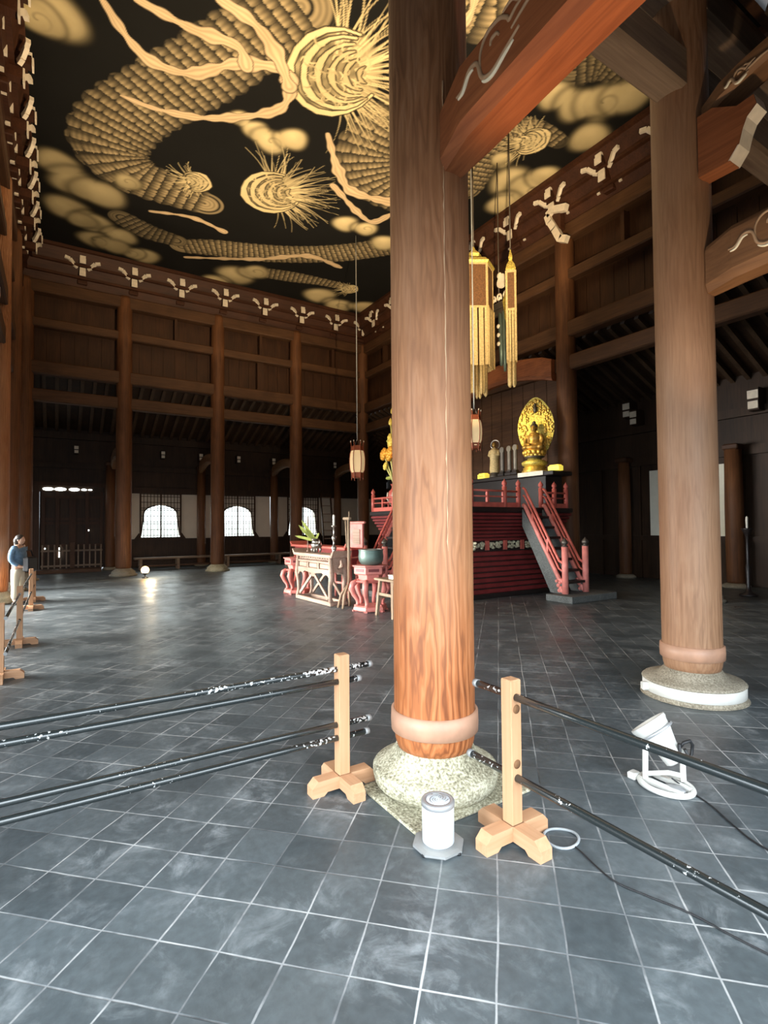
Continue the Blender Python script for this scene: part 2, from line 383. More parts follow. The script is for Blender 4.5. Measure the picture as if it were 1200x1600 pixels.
# ------------------------------------------------------------------ camera (metres; x along the altar wall, y along the window wall)
CAM_H = 1.4875
def camera():
    p, r, yc = math.radians(1.53773), math.radians(-0.47334), math.radians(57.92838)
    fwd = Vector((0, math.cos(p), math.sin(p))); right = Vector((1, 0, 0)); down = fwd.cross(right)
    cr, sr = math.cos(r), math.sin(r)
    r2 = right * cr - down * sr; d2 = right * sr + down * cr
    BX = Vector((math.cos(yc), -math.sin(yc), 0)); BY = Vector((math.sin(yc), math.cos(yc), 0))
    conv = lambda v: Vector((v.dot(BX), v.dot(BY), v.z))
    R, U, B = conv(r2), conv(-d2), conv(-fwd)
    cd = bpy.data.cameras.new('camera'); co = bpy.data.objects.new('camera', cd); COL.objects.link(co)
    co.matrix_world = Matrix(((R.x, U.x, B.x, 0), (R.y, U.y, B.y, 0), (R.z, U.z, B.z, CAM_H), (0, 0, 0, 1)))
    cd.sensor_fit = 'VERTICAL'; cd.sensor_height = 36.0; cd.lens = 814.57 / 1600 * 36.0
    cd.clip_start = 0.05; cd.clip_end = 200
    sc.camera = co
camera()

# ------------------------------------------------------------------ the hall: main grid
XW, XE, YS, YN = -18.2, -2.43, -1.04, 10.54          # core column lines
OW, OE, OS, ON = -21.7, 0.95, -4.3, 13.75            # outer walls
CZ = 9.75                                            # painted ceiling

struct('floor', MB().box((-10.3, 4.8, -0.05), (24.5, 19.6, 0.1)), 'floor')
M['ceil'] = M['black_wood']
struct('ceiling', MB().box((-10.3, 4.75, CZ + 0.16), (16.6, 12.6, 0.2)), 'ceil')

# ---- ceiling painting: generic clouds, scaled bands and ribbons brushed in cream on black
def ceiling_painting():
    x0, x1, y0, y1 = -17.75, -2.9, -0.62, 10.05
    nx, ny = 760, 560
    X, Y = np.meshgrid(np.linspace(x0, x1, nx), np.linspace(y0, y1, ny), indexing='ij')
    col = np.zeros((nx, ny, 3)); col[:] = (0.0065, 0.0062, 0.0055)
    cream = np.array((0.78, 0.62, 0.33)); tan = np.array((0.66, 0.48, 0.29))
    def blend(a, c):
        nonlocal col
        col = col * (1 - a[..., None]) + c * a[..., None]
    def resample(P, n):
        P = np.array(P, float); k = len(P)
        def cat(t):
            i = min(int(t), k - 2); f = t - i
            p0, p1, p2, p3 = P[max(i - 1, 0)], P[i], P[i + 1], P[min(i + 2, k - 1)]
            return 0.5 * ((2 * p1) + (p2 - p0) * f + (2 * p0 - 5 * p1 + 4 * p2 - p3) * f * f + (3 * p1 - p0 - 3 * p2 + p3) * f ** 3)
        return np.array([cat(t) for t in np.linspace(0, k - 1.0001, n)])
    def strip(P, n, pad=0.1):
        Q = resample(P, n); L = np.concatenate([[0], np.cumsum(np.hypot(*(np.diff(Q[:, :2], axis=0).T)))])
        mw = Q[:, 2].max() + pad
        ii = np.where((X[:, 0] > Q[:, 0].min() - mw) & (X[:, 0] < Q[:, 0].max() + mw))[0]
        jj = np.where((Y[0] > Q[:, 1].min() - mw) & (Y[0] < Q[:, 1].max() + mw))[0]
        if len(ii) < 2 or len(jj) < 2: return None
        sl = (slice(ii[0], ii[-1] + 1), slice(jj[0], jj[-1] + 1))
        xs, ys = X[sl], Y[sl]
        best = np.full(xs.shape, 1e9); s = np.zeros_like(xs); t = np.zeros_like(xs); w = np.zeros_like(xs)
        for i in range(n - 1):
            d = Q[i + 1, :2] - Q[i, :2]; l2 = d @ d + 1e-12
            f = np.clip(((xs - Q[i, 0]) * d[0] + (ys - Q[i, 1]) * d[1]) / l2, 0, 1)
            ex, ey = xs - Q[i, 0] - f * d[0], ys - Q[i, 1] - f * d[1]; dd = ex * ex + ey * ey
            m = dd < best; best[m] = dd[m]; s[m] = (L[i] + f * math.sqrt(l2))[m]
            t[m] = (np.sign(d[0] * ey - d[1] * ex) * np.sqrt(dd))[m]; w[m] = (Q[i, 2] + f * (Q[i + 1, 2] - Q[i, 2]))[m]
        return sl, s, t, np.maximum(w, 0.01)
    def put(sl, a, c):
        col[sl] = col[sl] * (1 - a[..., None]) + c * a[..., None]
    rng = np.random.default_rng(3)
    def band(P, dim=1.0, size=0.17):
        P = [(x_, y_, w_ * 1.42) for x_, y_, w_ in P]
        r = strip(P, 70)
        if r is None: return
        sl, s, t, w = r; q = t / w
        edge = 1 + 0.10 * np.abs(np.sin(s / size * PI))
        a = np.clip((edge - np.abs(q)) * w / 0.03, 0, 1)
        row = np.floor(s / (size * 0.62)); best = np.zeros_like(s)
        v = None
        for dr in (0, 1):                                   # two overlapping rows of rounded scales
            rr = row - dr; cs = (s - rr * size * 0.62) / size
            tt = t / size + 0.5 * (np.mod(rr, 2)); ct = tt - np.floor(tt) - 0.5
            rad = np.sqrt((ct / 0.52) ** 2 + (np.maximum(cs - 0.35, 0) / 0.62) ** 2)
            sh = np.clip(cs * 0.95 - 0.02, 0, 1) ** 1.3 * np.clip((1.0 - rad) * 8, 0, 1) * 1.25
            sh = sh * (0.8 + 0.2 * np.cos(ct * 22))
            v = np.where(rad < 1.0, sh, 0) if v is None else np.where((v <= 0.01) & (rad < 1.0), sh * 0.75, v)
        lum = v * (0.35 + 0.65 * np.sqrt(np.clip(1 - q * q, 0, 1))) * dim
        c = np.array((0.02, 0.017, 0.012)) + lum[..., None] * np.array((0.85, 0.64, 0.34))
        put(sl, a, c)
    def ribbon(P):
        r = strip(P, 80)
        if r is None: return
        sl, s, t, w = r
        ww = w * (1 + 0.28 * np.sin(s * 7.0) + 0.16 * np.sin(s * 17.0 + 1)); q = np.abs(t) / ww
        a = np.clip((1.12 - q) * w / 0.02, 0, 1)
        put(sl, a, np.array((0.03, 0.022, 0.012)))
        a = np.clip((1.0 - q) * w / 0.02, 0, 1)
        line = 0.5 + 0.5 * np.cos(q * 9.5 + 0.8 * np.sin(s * 9))
        c = tan * (0.72 + 0.30 * line[..., None]) + np.array((0.10, 0.07, 0.03)) * (1 - q[..., None])
        put(sl, a, c)
    def cloud(puffs, dim=1.0):
        k = np.zeros_like(X); sh = np.zeros_like(X)
        for (cx, cy, r) in puffs:
            r = r * 1.5; lob = 1 + .05 * np.sin(3 * np.arctan2(Y - cy, X - cx) + cx * 3)
            d = np.hypot(X - cx, Y - cy) / (r * lob)
            m = np.clip((1.06 - d) / 0.62, 0, 1); m = m * m * (3 - 2 * m)
            sh = sh * (1 - 0.50 * np.exp(-((d - 1.0) / 0.16) ** 2))
            body = 0.60 + 0.45 * np.clip(1.1 - np.hypot(X - cx - 0.25 * r, Y - cy + 0.2 * r) / r, 0, 1)
            sh = np.where(m > 0.01, np.maximum(sh * (1 - m), 0) + body * m, sh); k = np.maximum(k, m)
        cx, cy, r = puffs[len(puffs) // 2]; d = np.hypot(X - cx, Y - cy) / r; th = np.arctan2(Y - cy, X - cx)
        sh = sh * (1 - .45 * np.exp(-((np.mod(th / (2 * PI) - d * 1.1, 1) - .5) / .11) ** 2) * np.clip(1.05 - d, 0, 1))
        blend(np.clip(k * 1.25, 0, 1), cream * (np.clip(sh, 0, 1.1) * dim)[..., None])
    def strand(P, c):
        r = strip(P, 14, .05)
        if r is None: return
        sl, s, t, w = r; put(sl, np.clip((1.2 - np.abs(t) / w) * w / .016, 0, 1), c)
    def spray(cx, cy, r, a0, spread, n):
        """a wind-blown spray of fine strands trailing from a curl of cloud"""
        d = np.hypot(X - cx, (Y - cy) / .86) / (r * 1.04); th = np.arctan2(Y - cy, X - cx)
        blend(np.clip((1.0 - d) / .10, 0, 1), cream * (.36 + .20 * np.sin(th * 9 + d * 7) * np.clip(d, 0, 1))[..., None])
        for i in range(n):
            a = a0 + spread * (i / (n - 1) - .5) + rng.normal() * .04; L = r * rng.uniform(.9, 1.7); b = rng.uniform(.55, .95) * r; cv = rng.uniform(-.3, .3)
            pts = [(cx + math.cos(a + cv * f_) * (b * .7 + L * f_), cy + math.sin(a + cv * f_) * (b * .7 + L * f_), .020 * (1.15 - f_)) for f_ in (0, .35, .7, 1)]
            strand(pts, cream * rng.uniform(.55, 1.05))
        for q in range(6):
            rr = r * (.98 - .155 * q); aa = np.linspace(a0 + .6 + q * .25, a0 + 5.3 - q * .2, 12)
            ox, oy = .13 * q * r * math.cos(a0), .13 * q * r * math.sin(a0)
            P = [(cx + ox + rr * math.cos(v), cy + oy + rr * .86 * math.sin(v), (.065 - .005 * q) * (.35 + .65 * math.sin(PI * (v - aa[0]) / (aa[-1] - aa[0]))) * (1 + .25 * math.sin(v * 5 + q * 2))) for v in aa]
            strand([(x, y, w + .022) for x, y, w in P], np.array((.03, .024, .014))); strand(P, cream * (1.0 - .07 * q))
        for i in range(int(70 * r)):
            a = rng.uniform(0, 6.28); q = r * math.sqrt(rng.uniform(0, .6)); x, y = cx + q * math.cos(a), cy + q * math.sin(a); e_ = rng.uniform(0, 6.28)
            strand([(x, y, .016), (x + .09 * math.cos(e_), y + .09 * math.sin(e_), .02), (x + .17 * math.cos(e_ + .5), y + .17 * math.sin(e_ + .5), .008)], cream * rng.uniform(.5, 1))
    def swirl(cx, cy, r):
        spray(cx, cy, r, 1.0 if r > .5 else -2.0, 3.0, int(110 * r))
    for b_, dim in zip(PAINT_BANDS, (1.0, 1.05, 1.0, 0.55, 1.0, 0.85, 0.5, 0.9)): band(b_, dim, 0.36 if b_[0][2] > 0.35 else 0.25)
    for c_, dim in zip(PAINT_CLOUDS, (0.75, 0.62, 1.0, 1.0, 0.85, 0.72, 0.7, 0.85, 0.6, 0.5)): cloud(c_, dim)
    for s_ in PAINT_SWIRLS: swirl(*s_)
    for r_ in PAINT_RIBBONS: ribbon(r_)
    col = np.clip(col, 0, 1)
    V = np.stack([X, Y, np.full_like(X, CZ)], -1).reshape(-1, 3)
    me = bpy.data.meshes.new('ceiling_painting')
    I = np.arange(nx * ny).reshape(nx, ny)
    Q = np.stack([I[:-1, :-1], I[:-1, 1:], I[1:, 1:], I[1:, :-1]], -1).reshape(-1, 4)
    me.vertices.add(len(V)); me.vertices.foreach_set('co', V.ravel().astype(np.float32))
    me.loops.add(Q.size); me.loops.foreach_set('vertex_index', Q.ravel().astype(np.int32))
    me.polygons.add(len(Q)); me.polygons.foreach_set('loop_start', np.arange(0, Q.size, 4, dtype=np.int32))
    me.update(calc_edges=True); me.validate()
    at = me.color_attributes.new('paint', 'FLOAT_COLOR', 'POINT')
    at.data.foreach_set('color', np.concatenate([col.reshape(-1, 3), np.ones((nx * ny, 1))], 1).ravel().astype(np.float32))
    me.materials.append(M['painting'])
    o = bpy.data.objects.new('ceiling_painting', me); COL.objects.link(o)
    tag(o, 'huge ceiling painting of cream clouds, scaled coils and ribbons on black', 'painting', kind='thing')

PAINT_CLOUDS = [[[-9.72, -0.1, 0.41], [-9.92, -0.32, 0.26]], [[-13.69, -0.05, 0.4], [-14.36, 0.34, 0.49], [-14.45, 0.89, 0.47], [-13.59, 1.37, 0.27], [-15.51, 0.16, 0.46], [-15.93, 0.83, 0.41], [-16.27, 1.48, 0.36]], [[-10.26, 3.07, 0.18], [-10.42, 3.46, 0.24], [-10.55, 3.85, 0.3], [-10.24, 4.21, 0.27]], [[-12.42, 6.62, 0.31], [-12.34, 7.22, 0.28], [-12.69, 8.03, 0.34]], [[-8.36, 8.48, 0.23], [-8.8, 9.24, 0.47], [-8.81, 9.91, 0.45], [-9.56, 9.68, 0.36], [-8.24, 9.72, 0.3]], [[-6.54, 8.08, 0.3], [-6.45, 8.67, 0.36], [-6.14, 9.03, 0.4], [-5.79, 9.32, 0.37], [-6.9, 9.57, 0.36]], [[-16.84, 4.93, 0.54], [-16.3, 5.4, 0.37], [-17.67, 4.42, 0.39]], [[-16.82, 7.91, 0.5], [-17.24, 8.9, 0.48], [-16.85, 9.78, 0.43]], [[-17.08, 2.17, 0.39], [-17.08, 1.82, 0.27]], [[-15.94, 0.53, 0.34], [-16.83, 0.88, 0.4], [-16.93, 1.38, 0.37]]]
PAINT_BANDS = [[[-7.5, 3.22, 0.41], [-8.35, 2.77, 0.43], [-9.36, 2.28, 0.48], [-10.51, 1.61, 0.49], [-11.59, 1.05, 0.52], [-12.58, 0.89, 0.53], [-13.23, 1.4, 0.51], [-13.41, 2.27, 0.44], [-13.48, 3.13, 0.33]], [[-15.91, 3.05, 0.26], [-15.49, 3.96, 0.32], [-15.15, 5.01, 0.35], [-14.55, 6.21, 0.33], [-13.75, 7.32, 0.33], [-12.74, 8.29, 0.32]], [[-8.27, 5.86, 0.38], [-9.25, 5.71, 0.46], [-9.97, 5.85, 0.49], [-10.59, 6.53, 0.44], [-10.7, 7.55, 0.39]], [[-15.25, 1.39, 0.24], [-15.61, 2.06, 0.28], [-15.68, 2.84, 0.22]], [[-6.04, 5.21, 0.4], [-5.9, 5.82, 0.43], [-5.44, 6.19, 0.3]], [[-9.59, 8.4, 0.32], [-8.51, 8.04, 0.32], [-7.66, 7.97, 0.24], [-7.35, 8.49, 0.19], [-7.31, 9.15, 0.14]], [[-5.88, 7.83, 0.35], [-5.5, 8.21, 0.34], [-5.35, 8.94, 0.28]], [[-16.25, 5.48, 0.21], [-16.05, 6.39, 0.25], [-15.84, 7.45, 0.19], [-15.76, 8.51, 0.16]]]
PAINT_RIBBONS = [[[-9.03, 0.54, 0.05], [-9.53, 0.95, 0.1], [-9.8, 1.39, 0.11], [-9.68, 2.02, 0.12], [-9.06, 2.65, 0.13], [-8.76, 3.38, 0.14], [-9.19, 3.7, 0.13], [-9.77, 3.56, 0.11], [-10.56, 2.57, 0.1], [-10.87, 1.66, 0.08], [-10.89, 0.98, 0.04]], [[-8.74, 1.0, 0.06], [-8.79, 1.83, 0.11], [-8.71, 2.55, 0.12], [-9.03, 2.82, 0.1]], [[-8.06, 2.11, 0.08], [-8.18, 2.72, 0.12], [-8.51, 3.19, 0.13], [-9.02, 3.63, 0.12]], [[-9.72, 4.77, 0.05], [-10.58, 5.45, 0.12], [-11.11, 6.14, 0.14], [-10.93, 7.32, 0.15]], [[-14.55, 2.0, 0.05], [-14.28, 2.98, 0.08], [-14.51, 3.89, 0.09]], [[-16.51, 3.26, 0.06], [-15.51, 5.14, 0.1], [-14.52, 6.41, 0.12], [-14.63, 7.6, 0.08]], [[-6.7, 5.56, 0.09], [-6.16, 5.59, 0.09], [-5.74, 5.34, 0.09]], [[-11.15, 5.6, 0.08], [-11.97, 7.07, 0.1], [-11.41, 7.43, 0.1]]]
PAINT_SWIRLS = [[-8.35, 4.25, 0.95], [-12.2, 4.45, 0.80], [-7.63, 8.61, 0.36], [-12.75, 2.75, 0.34], [-15.84, 8.55, 0.30]]
ceiling_painting()

# ---- core walls above the tie beams, and the tie beams themselves
def core_walls():
    def side(name, horizontal, at, a, b, inward):
        """boarded upper wall between z 6.2 and the ceiling, with posts showing on its face"""
        mb = MB(); t = 0.08; L = b - a; c = (a + b) / 2
        def bx(u, z0, z1, w, th, off=0.0):
            if horizontal: mb.box((u, at + inward * off, (z0 + z1) / 2), (w, th, z1 - z0))
            else: mb.box((at + inward * off, u, (z0 + z1) / 2), (th, w, z1 - z0))
        bx(c, 6.15, 9.85, L + .6, t, -0.33)
        n = int(L / 0.36)
        for i in range(n): bx(a + (i + 0.5) * L / n, 6.3, 7.45, L / n - 0.012, 0.02, -0.27)
        struct('wall_' + name, mb, 'dark_z')
    side('west', False, XW, YS, YN, 1); side('north', True, YN, XW, XE, -1)
    side('south', True, YS, XW, XE, 1); side('east', False, XE, YS, YN, -1)
    k = 0
    for z0, z1, w, out in ((8.42, 8.78, 0.34, 0.02), (7.42, 7.68, 0.26, 0.0), (6.02, 6.40, 0.32, 0.03), (5.22, 5.58, 0.26, 0.0)):
        for hor, at, a, b in ((False, XW, YS, YN), (True, YN, XW, XE), (True, YS, XW, XE), (False, XE, YS, YN)):
            k += 1
            if not hor and at == XE and z0 > 8: continue
            L = b - a; c = (a + b) / 2
            if hor: mb = MB().box((c, at, (z0 + z1) / 2), (L, w, z1 - z0), bev=0.03); m = 'dark_x'
            else: mb = MB().box((at, c, (z0 + z1) / 2), (w, L, z1 - z0), bev=0.03); m = 'grey_y' if at == XE else 'dark_y'
            struct('trim_%d' % k, mb, m)
    # short struts between the upper beams
    mb = MB()
    for y in (3.3, 6.2, 9.1): mb.box((XW - 0.1, y, 8.05), (0.2, 0.09, 0.74))
    for x in (-16.8, -13.9, -10.3, -6.8, -3.9): mb.box((x, YN + 0.1, 8.05), (0.09, 0.2, 0.74))
    for y in (6.2,): mb.box((XW - 0.12, y, 6.9), (0.2, 0.24, 1.05))
    struct('trim_30', mb, 'dark_z')
    # coved frieze between the wall plate and the painted ceiling
    mb = MB(); i = 0.62
    A = [(XW + .1, YS + .1), (XE - .1, YS + .1), (XE - .1, YN - .1), (XW + .1, YN - .1)]
    B = [(XW + i, YS + i - .15), (XE - i, YS + i - .15), (XE - i, YN - i), (XW + i, YN - i)]
    P = [(x, y, 8.78) for x, y in A] + [(x, y, CZ - 0.03) for x, y in B] + [(x, y, CZ + 0.06) for x, y in B]
    mb.add(P, [(q, (q + 1) % 4, 4 + (q + 1) % 4, 4 + q) for q in range(4)] + [(4 + q, 4 + (q + 1) % 4, 8 + (q + 1) % 4, 8 + q) for q in range(4)])
    for q in range(4):
        a, b = Vector((*B[q], CZ - 0.04)), Vector((*B[(q + 1) % 4], CZ - 0.04)); mb.beam(a, b, 0.12, 0.1)
        for f_, zz in ((0.30, 9.02), (0.62, 9.32)):
            pa = Vector((*A[q], zz)) * (1 - f_) + Vector((*B[q], zz)) * f_; pb = Vector((*A[(q + 1) % 4], zz)) * (1 - f_) + Vector((*B[(q + 1) % 4], zz)) * f_
            mb.beam(pa, pb, 0.1, 0.07)
    struct('trim_31', mb, 'bracket')
core_walls()

# ---- side-aisle roofs with exposed rafters
def aisle(name, hor, c0, c1, a, b, z0, z1):
    """slope from core line c0 (z0) down to outer wall c1 (z1), running a..b"""
    mb = MB(); t = 0.06
    if hor: P = [(a, c0, z0), (b, c0, z0), (b, c1, z1), (a, c1, z1)]
    else: P = [(c0, a, z0), (c0, b, z0), (c1, b, z1), (c1, a, z1)]
    mb.add(P + [(x, y, z + t) for x, y, z in P], [(0, 1, 2, 3), (4, 5, 6, 7)])
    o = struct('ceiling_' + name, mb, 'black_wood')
    rb = MB(); n = int((b - a) / 0.34)
    for i in range(n):
        u = a + (i + 0.5) * (b - a) / n
        p, q = ((u, c0, z0 - .07), (u, c1, z1 - .07)) if hor else ((c0, u, z0 - .07), (c1, u, z1 - .07))
        rb.beam(p, q, 0.10, 0.13)
    struct('rafters', rb, 'rafter_y' if hor else 'rafter_x', o)
aisle('west', False, XW - .42, OW - .1, OS, ON, 6.20, 4.95)
aisle('north', True, YN + .42, ON + .1, OW, OE, 6.20, 4.95)
aisle('south', True, YS - .42, OS - .1, OW, OE, 6.20, 4.95)
aisle('east', False, XE + .42, OE + .1, OS, ON, 6.20, 4.95)

# ------------------------------------------------------------------ outer west wall: door and bell-shaped windows
WX = -21.6
def bell(z, z0, z1, hw):
    """half-width of the bell window at height z"""
    t = (z - z0) / (z1 - z0)
    if t >= 1: return 0.0
    if t < 0.12: return hw * (1.08 - 1.2 * t)
    if t < 0.72: return hw * (0.93 - 0.22 * (t - 0.12))
    q = (t - 0.72) / 0.28
    return hw * 0.80 * math.sqrt(max(0, 1 - q ** 2.2)) if q < 0.93 else hw * 0.80 * math.sqrt(max(0, 1 - .93 ** 2.2)) * (1 - (q - .93) / .07)
def west_wall():
    mb = MB()                                             # dado, lintel zone and end pieces
    mb.box((WX - .05, 7.7, 0.5), (0.1, 12.1, 1.0))
    for y in np.arange(1.9, 13.6, 0.95): mb.box((WX + .01, y, 0.5), (0.05, 0.07, 0.95))
    mb.box((WX, 7.7, 1.02), (0.2, 12.1, 0.10)); mb.box((WX, 7.7, 0.12), (0.18, 12.1, 0.16))
    mb.box((WX, 4.7, 2.90), (0.22, 18.0, 0.22)); mb.box((WX - .05, 4.7, 3.35), (0.08, 18.0, 0.8))
    mb.box((WX, 4.7, 3.72), (0.18, 18.0, 0.18)); mb.box((WX - .05, 4.7, 4.5), (0.08, 18.0, 1.5)); mb.box((WX + .05, 4.7, 4.78), (0.2, 18.0, 0.24))
    mb.box((WX - .05, -2.75, 1.4), (0.1, 3.3, 2.9)); mb.box((WX - .05, 12.5, 1.9), (0.1, 2.5, 1.8))
    struct('wall_window_side', mb, 'black_wood')
    wins = [(1.75, 4.75, 3.37), (4.9, 7.75, 6.33), (7.95, 10.85, 9.25)]
    for i, (y0, y1, yc) in enumerate(wins):
        z0, z1, zt, hw = 1.07, 2.36, 2.80, 0.72
        mb = MB(); zs = list(np.linspace(z0, z1, 26)) + [zt]
        for a, b in zip(zs[:-1], zs[1:]):
            wa, wb = bell(a, z0, z1, hw), bell(b, z0, z1, hw)
            P = [(WX, y0, a), (WX, yc - wa, a), (WX, yc - wb, b), (WX, y0, b), (WX, yc + wa, a), (WX, y1, a), (WX, y1, b), (WX, yc + wb, b)]
            P += [(WX - .12, yc - wa, a), (WX - .12, yc - wb, b), (WX - .12, yc + wa, a), (WX - .12, yc + wb, b)]
            mb.add(P, [(0, 1, 2, 3), (4, 5, 6, 7), (1, 8, 9, 2), (4, 7, 11, 10)])
        w = struct('window_%d' % (i + 1), mb, 'plaster')
        fr = MB()
        for sgn in (-1, 1):
            fr.tube([(WX + .02, yc + sgn * (bell(z, z0, z1, hw) + .02), z) for z in np.linspace(z0, z1 - .02, 24)], 0.025, 6)
        fr.box((WX + .03, yc, z0 + .02), (0.06, 1.6, 0.06))
        for s_ in (-1, 1): fr.prism([(0, 0), (.2, 0), (.05, .22), (0, .2)], (WX + .03, yc + s_ * .72, z0), (0, s_, 0), (0, 0, 1), (1, 0, 0), .05)
        struct('window_frame', fr, 'black_wood', w)
        la = MB()
        for k in range(13): la.box((WX + .08, yc - .72 + k * .12, (z0 + zt) / 2), (0.016, 0.06 if k in (0, 6, 12) else 0.022, zt - z0))
        for z in (1.12, 1.20, 1.42, 1.64, 1.72, 1.94, 2.16, 2.24, 2.46, 2.68, 2.77): la.box((WX + .08, yc, z), (0.02, 1.44, 0.022))
        struct('lattice', la, 'dark_z', w)
        pm = MB(); zz = list(np.linspace(z0, z1, 26))
        for a, b in zip(zz[:-1], zz[1:]):
            wa, wb = bell(a, z0, z1, hw), bell(b, z0, z1, hw)
            pm.add([(WX - .1, yc - wa, a), (WX - .1, yc + wa, a), (WX - .1, yc + wb, b), (WX - .1, yc - wb, b)], [(0, 1, 2, 3)])
        struct('pane', pm, 'pane', w)
    mb = MB().box((WX, 12.3, 1.93), (0.06, 2.6, 1.75)); struct('wall_plaster_panel', mb, 'plaster')
    # double door with a bright gap above it
    d = MB().box((WX + .02, 0.45, 1.46), (0.1, 1.95, 2.75)); d = struct('door_1', d, 'black_wood')
    pn = MB()
    for y in (-.42, 0.0, 0.45, .9, 1.36): pn.box((WX + .1, y, 1.5), (0.05, 0.11 if y != .45 else .2, 2.6))
    for z in (0.9, 1.68, 1.82, 2.6): pn.box((WX + .09, .45, z), (0.04, 1.9, 0.09))
    struct('door_rails', pn, 'dark_z', d)
    fr = MB(); fr.box((WX + .08, -.66, 1.5), (.22, .26, 3.0)); fr.box((WX + .08, 1.5, 1.5), (.2, .14, 3.0)); fr.box((WX + .06, .45, 3.05), (.2, 2.3, .14))
    struct('door_frame', fr, 'dark_z', d)
    gp = MB()
    for y, w in ((-.28, .32), (.08, .36), (.50, .32), (.80, .17), (.99, .13)):
        gp.prism([(math.cos(a) * w / 2, math.sin(a) * .055 * min(1, w / .3)) for a in np.linspace(0, 2 * PI, 17)[:-1]], (WX + .125, y, 2.87), (0, 1, 0), (0, 0, 1), (1, 0, 0), .03)
    gp.box((WX + .14, .06, .62), (.02, .035, .26)); gp.box((WX + .14, .06, .80), (.02, .03, .04)); gp.box((WX + .12, .95, 1.42), (.02, .03, .05))
    gp.box((WX + .14, -.36, .8), (.02, .03, .05))
    struct('daylight_gap', gp, 'slit', d)
west_wall()

# fence in front of the far door
f = thing('lattice_fence', 'low dark picket fence standing before the far double door', 'fence', (-21.2, 0.45, 0))
for i in range(11):
    y = -0.88 + i * 0.176
    if i == 5: MB().box((0, y, 0.5), (0.05, 0.14, 1.0), bev=.005).build('gate_post', 'dark_x', f)
    else: MB().box((0, y, 0.48), (0.03, 0.045, 0.9), bev=.004).build('picket', 'grey_y', f)
for z in (0.2, 0.72): MB().box((-0.03, 0, z), (0.03, 1.86, 0.06)).build('rail', 'grey_y', f)

# outer walls (north is mostly dark), openings east and south towards the light
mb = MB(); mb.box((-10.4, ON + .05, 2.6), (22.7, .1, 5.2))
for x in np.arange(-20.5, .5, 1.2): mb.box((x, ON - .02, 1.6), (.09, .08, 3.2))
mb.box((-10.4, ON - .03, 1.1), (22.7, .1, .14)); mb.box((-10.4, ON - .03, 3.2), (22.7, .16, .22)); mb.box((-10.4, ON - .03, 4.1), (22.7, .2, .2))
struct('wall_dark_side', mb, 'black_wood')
struct('wall_pale_panel', MB().box((-7.18, ON - .08, 2.05), (1.95, .06, 1.75)), 'paper')
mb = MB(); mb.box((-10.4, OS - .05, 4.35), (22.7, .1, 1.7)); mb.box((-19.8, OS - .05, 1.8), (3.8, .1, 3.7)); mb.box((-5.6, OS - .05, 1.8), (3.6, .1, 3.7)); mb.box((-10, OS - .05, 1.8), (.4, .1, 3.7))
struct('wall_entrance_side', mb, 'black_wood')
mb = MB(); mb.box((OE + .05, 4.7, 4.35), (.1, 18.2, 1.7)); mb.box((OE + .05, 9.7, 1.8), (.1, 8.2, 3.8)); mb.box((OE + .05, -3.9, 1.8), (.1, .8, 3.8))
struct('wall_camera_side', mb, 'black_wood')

# ------------------------------------------------------------------ pillars
def shaft_profile(r, h, z0=0.22):
    return [(r * 0.90, z0), (r * 0.97, z0 + .05), (r, z0 + .1), (r * 1.0, 1.2), (r * .995, h * .5), (r * .975, h * .85), (r * .94, h - .12), (r * .80, h)]
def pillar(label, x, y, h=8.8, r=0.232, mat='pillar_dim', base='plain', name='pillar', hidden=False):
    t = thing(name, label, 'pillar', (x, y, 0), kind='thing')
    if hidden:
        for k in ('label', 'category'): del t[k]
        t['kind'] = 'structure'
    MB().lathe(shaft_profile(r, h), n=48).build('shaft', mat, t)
    if base in ('band', 'ringed'):
        MB().lathe([(r + .002, .325), (r + .017, .33), (r + .019, .385), (r + .017, .44), (r + .002, .445)], n=48, cap=False).build('iron_band', 'band', t)
    if base == 'band':
        MB().lathe([(.29, .012), (.32, .02), (.348, .05), (.357, .09), (.357, .118), (.352, .126), (.350, .128)], n=64, cap=False).lathe([(.350, .128), (.335, .131), (.30, .147), (.26, .175), (.232, .212), (.222, .235), (.12, .24)], n=64).build('stone_base', 'stone', t)
        MB().box((.085, .0, .008), (.55, .78, .016), bev=.004).build('plinth_slab', 'stone', t)
    elif base == 'ringed':
        MB().lathe([(.40, .0), (.40, .015), (.385, .03), (.385, .125), (.40, .135), (.385, .15), (.30, .165), (.245, .20), (.222, .235), (.12, .24)], n=64).build('stone_base', 'stone_warm', t)
        hoop = MB().lathe([(.388, .035), (.394, .04), (.394, .12), (.388, .125)], n=64, cap=False)
        hb = hoop.build('metal_hoop', 'white_metal', t); hb['label'] = 'white metal hoop round the stone base'
        for a in (math.radians(58), math.radians(238)):
            MB().box((math.cos(a) * .415, math.sin(a) * .415, .08), (.06, .05, .07), rz=a, bev=.008).build('hoop_clasp', 'white_metal', t)
        MB().lathe([(.415, 0.002), (.41, .008), (.3, .01)], n=40).build('mortar_ring', 'stone_warm', t)
    else:
        MB().lathe([(r + .17, 0), (r + .17, .05), (r + .11, .07), (r + .12, .11), (r + .09, .15), (r + .02, .20), (r - .01, .235), (.1, .24)], n=40).build('stone_base', 'stone_warm' if base == 'plain' else 'stone', t)
    return t
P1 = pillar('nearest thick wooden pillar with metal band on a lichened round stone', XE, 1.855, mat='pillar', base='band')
ang_ = math.atan2(-1.855, 2.43) + .36
ck = MB(); rq = random.Random(2)
ck.tube([(.2325 * math.cos(ang_ + rq.uniform(-.012, .012)), .2325 * math.sin(ang_ + rq.uniform(-.012, .012)), z) for z in np.arange(1.35, 4.0, .05)], [.0005 + .0035 * rq.random() for _ in np.arange(1.35, 4.0, .05)], 6)
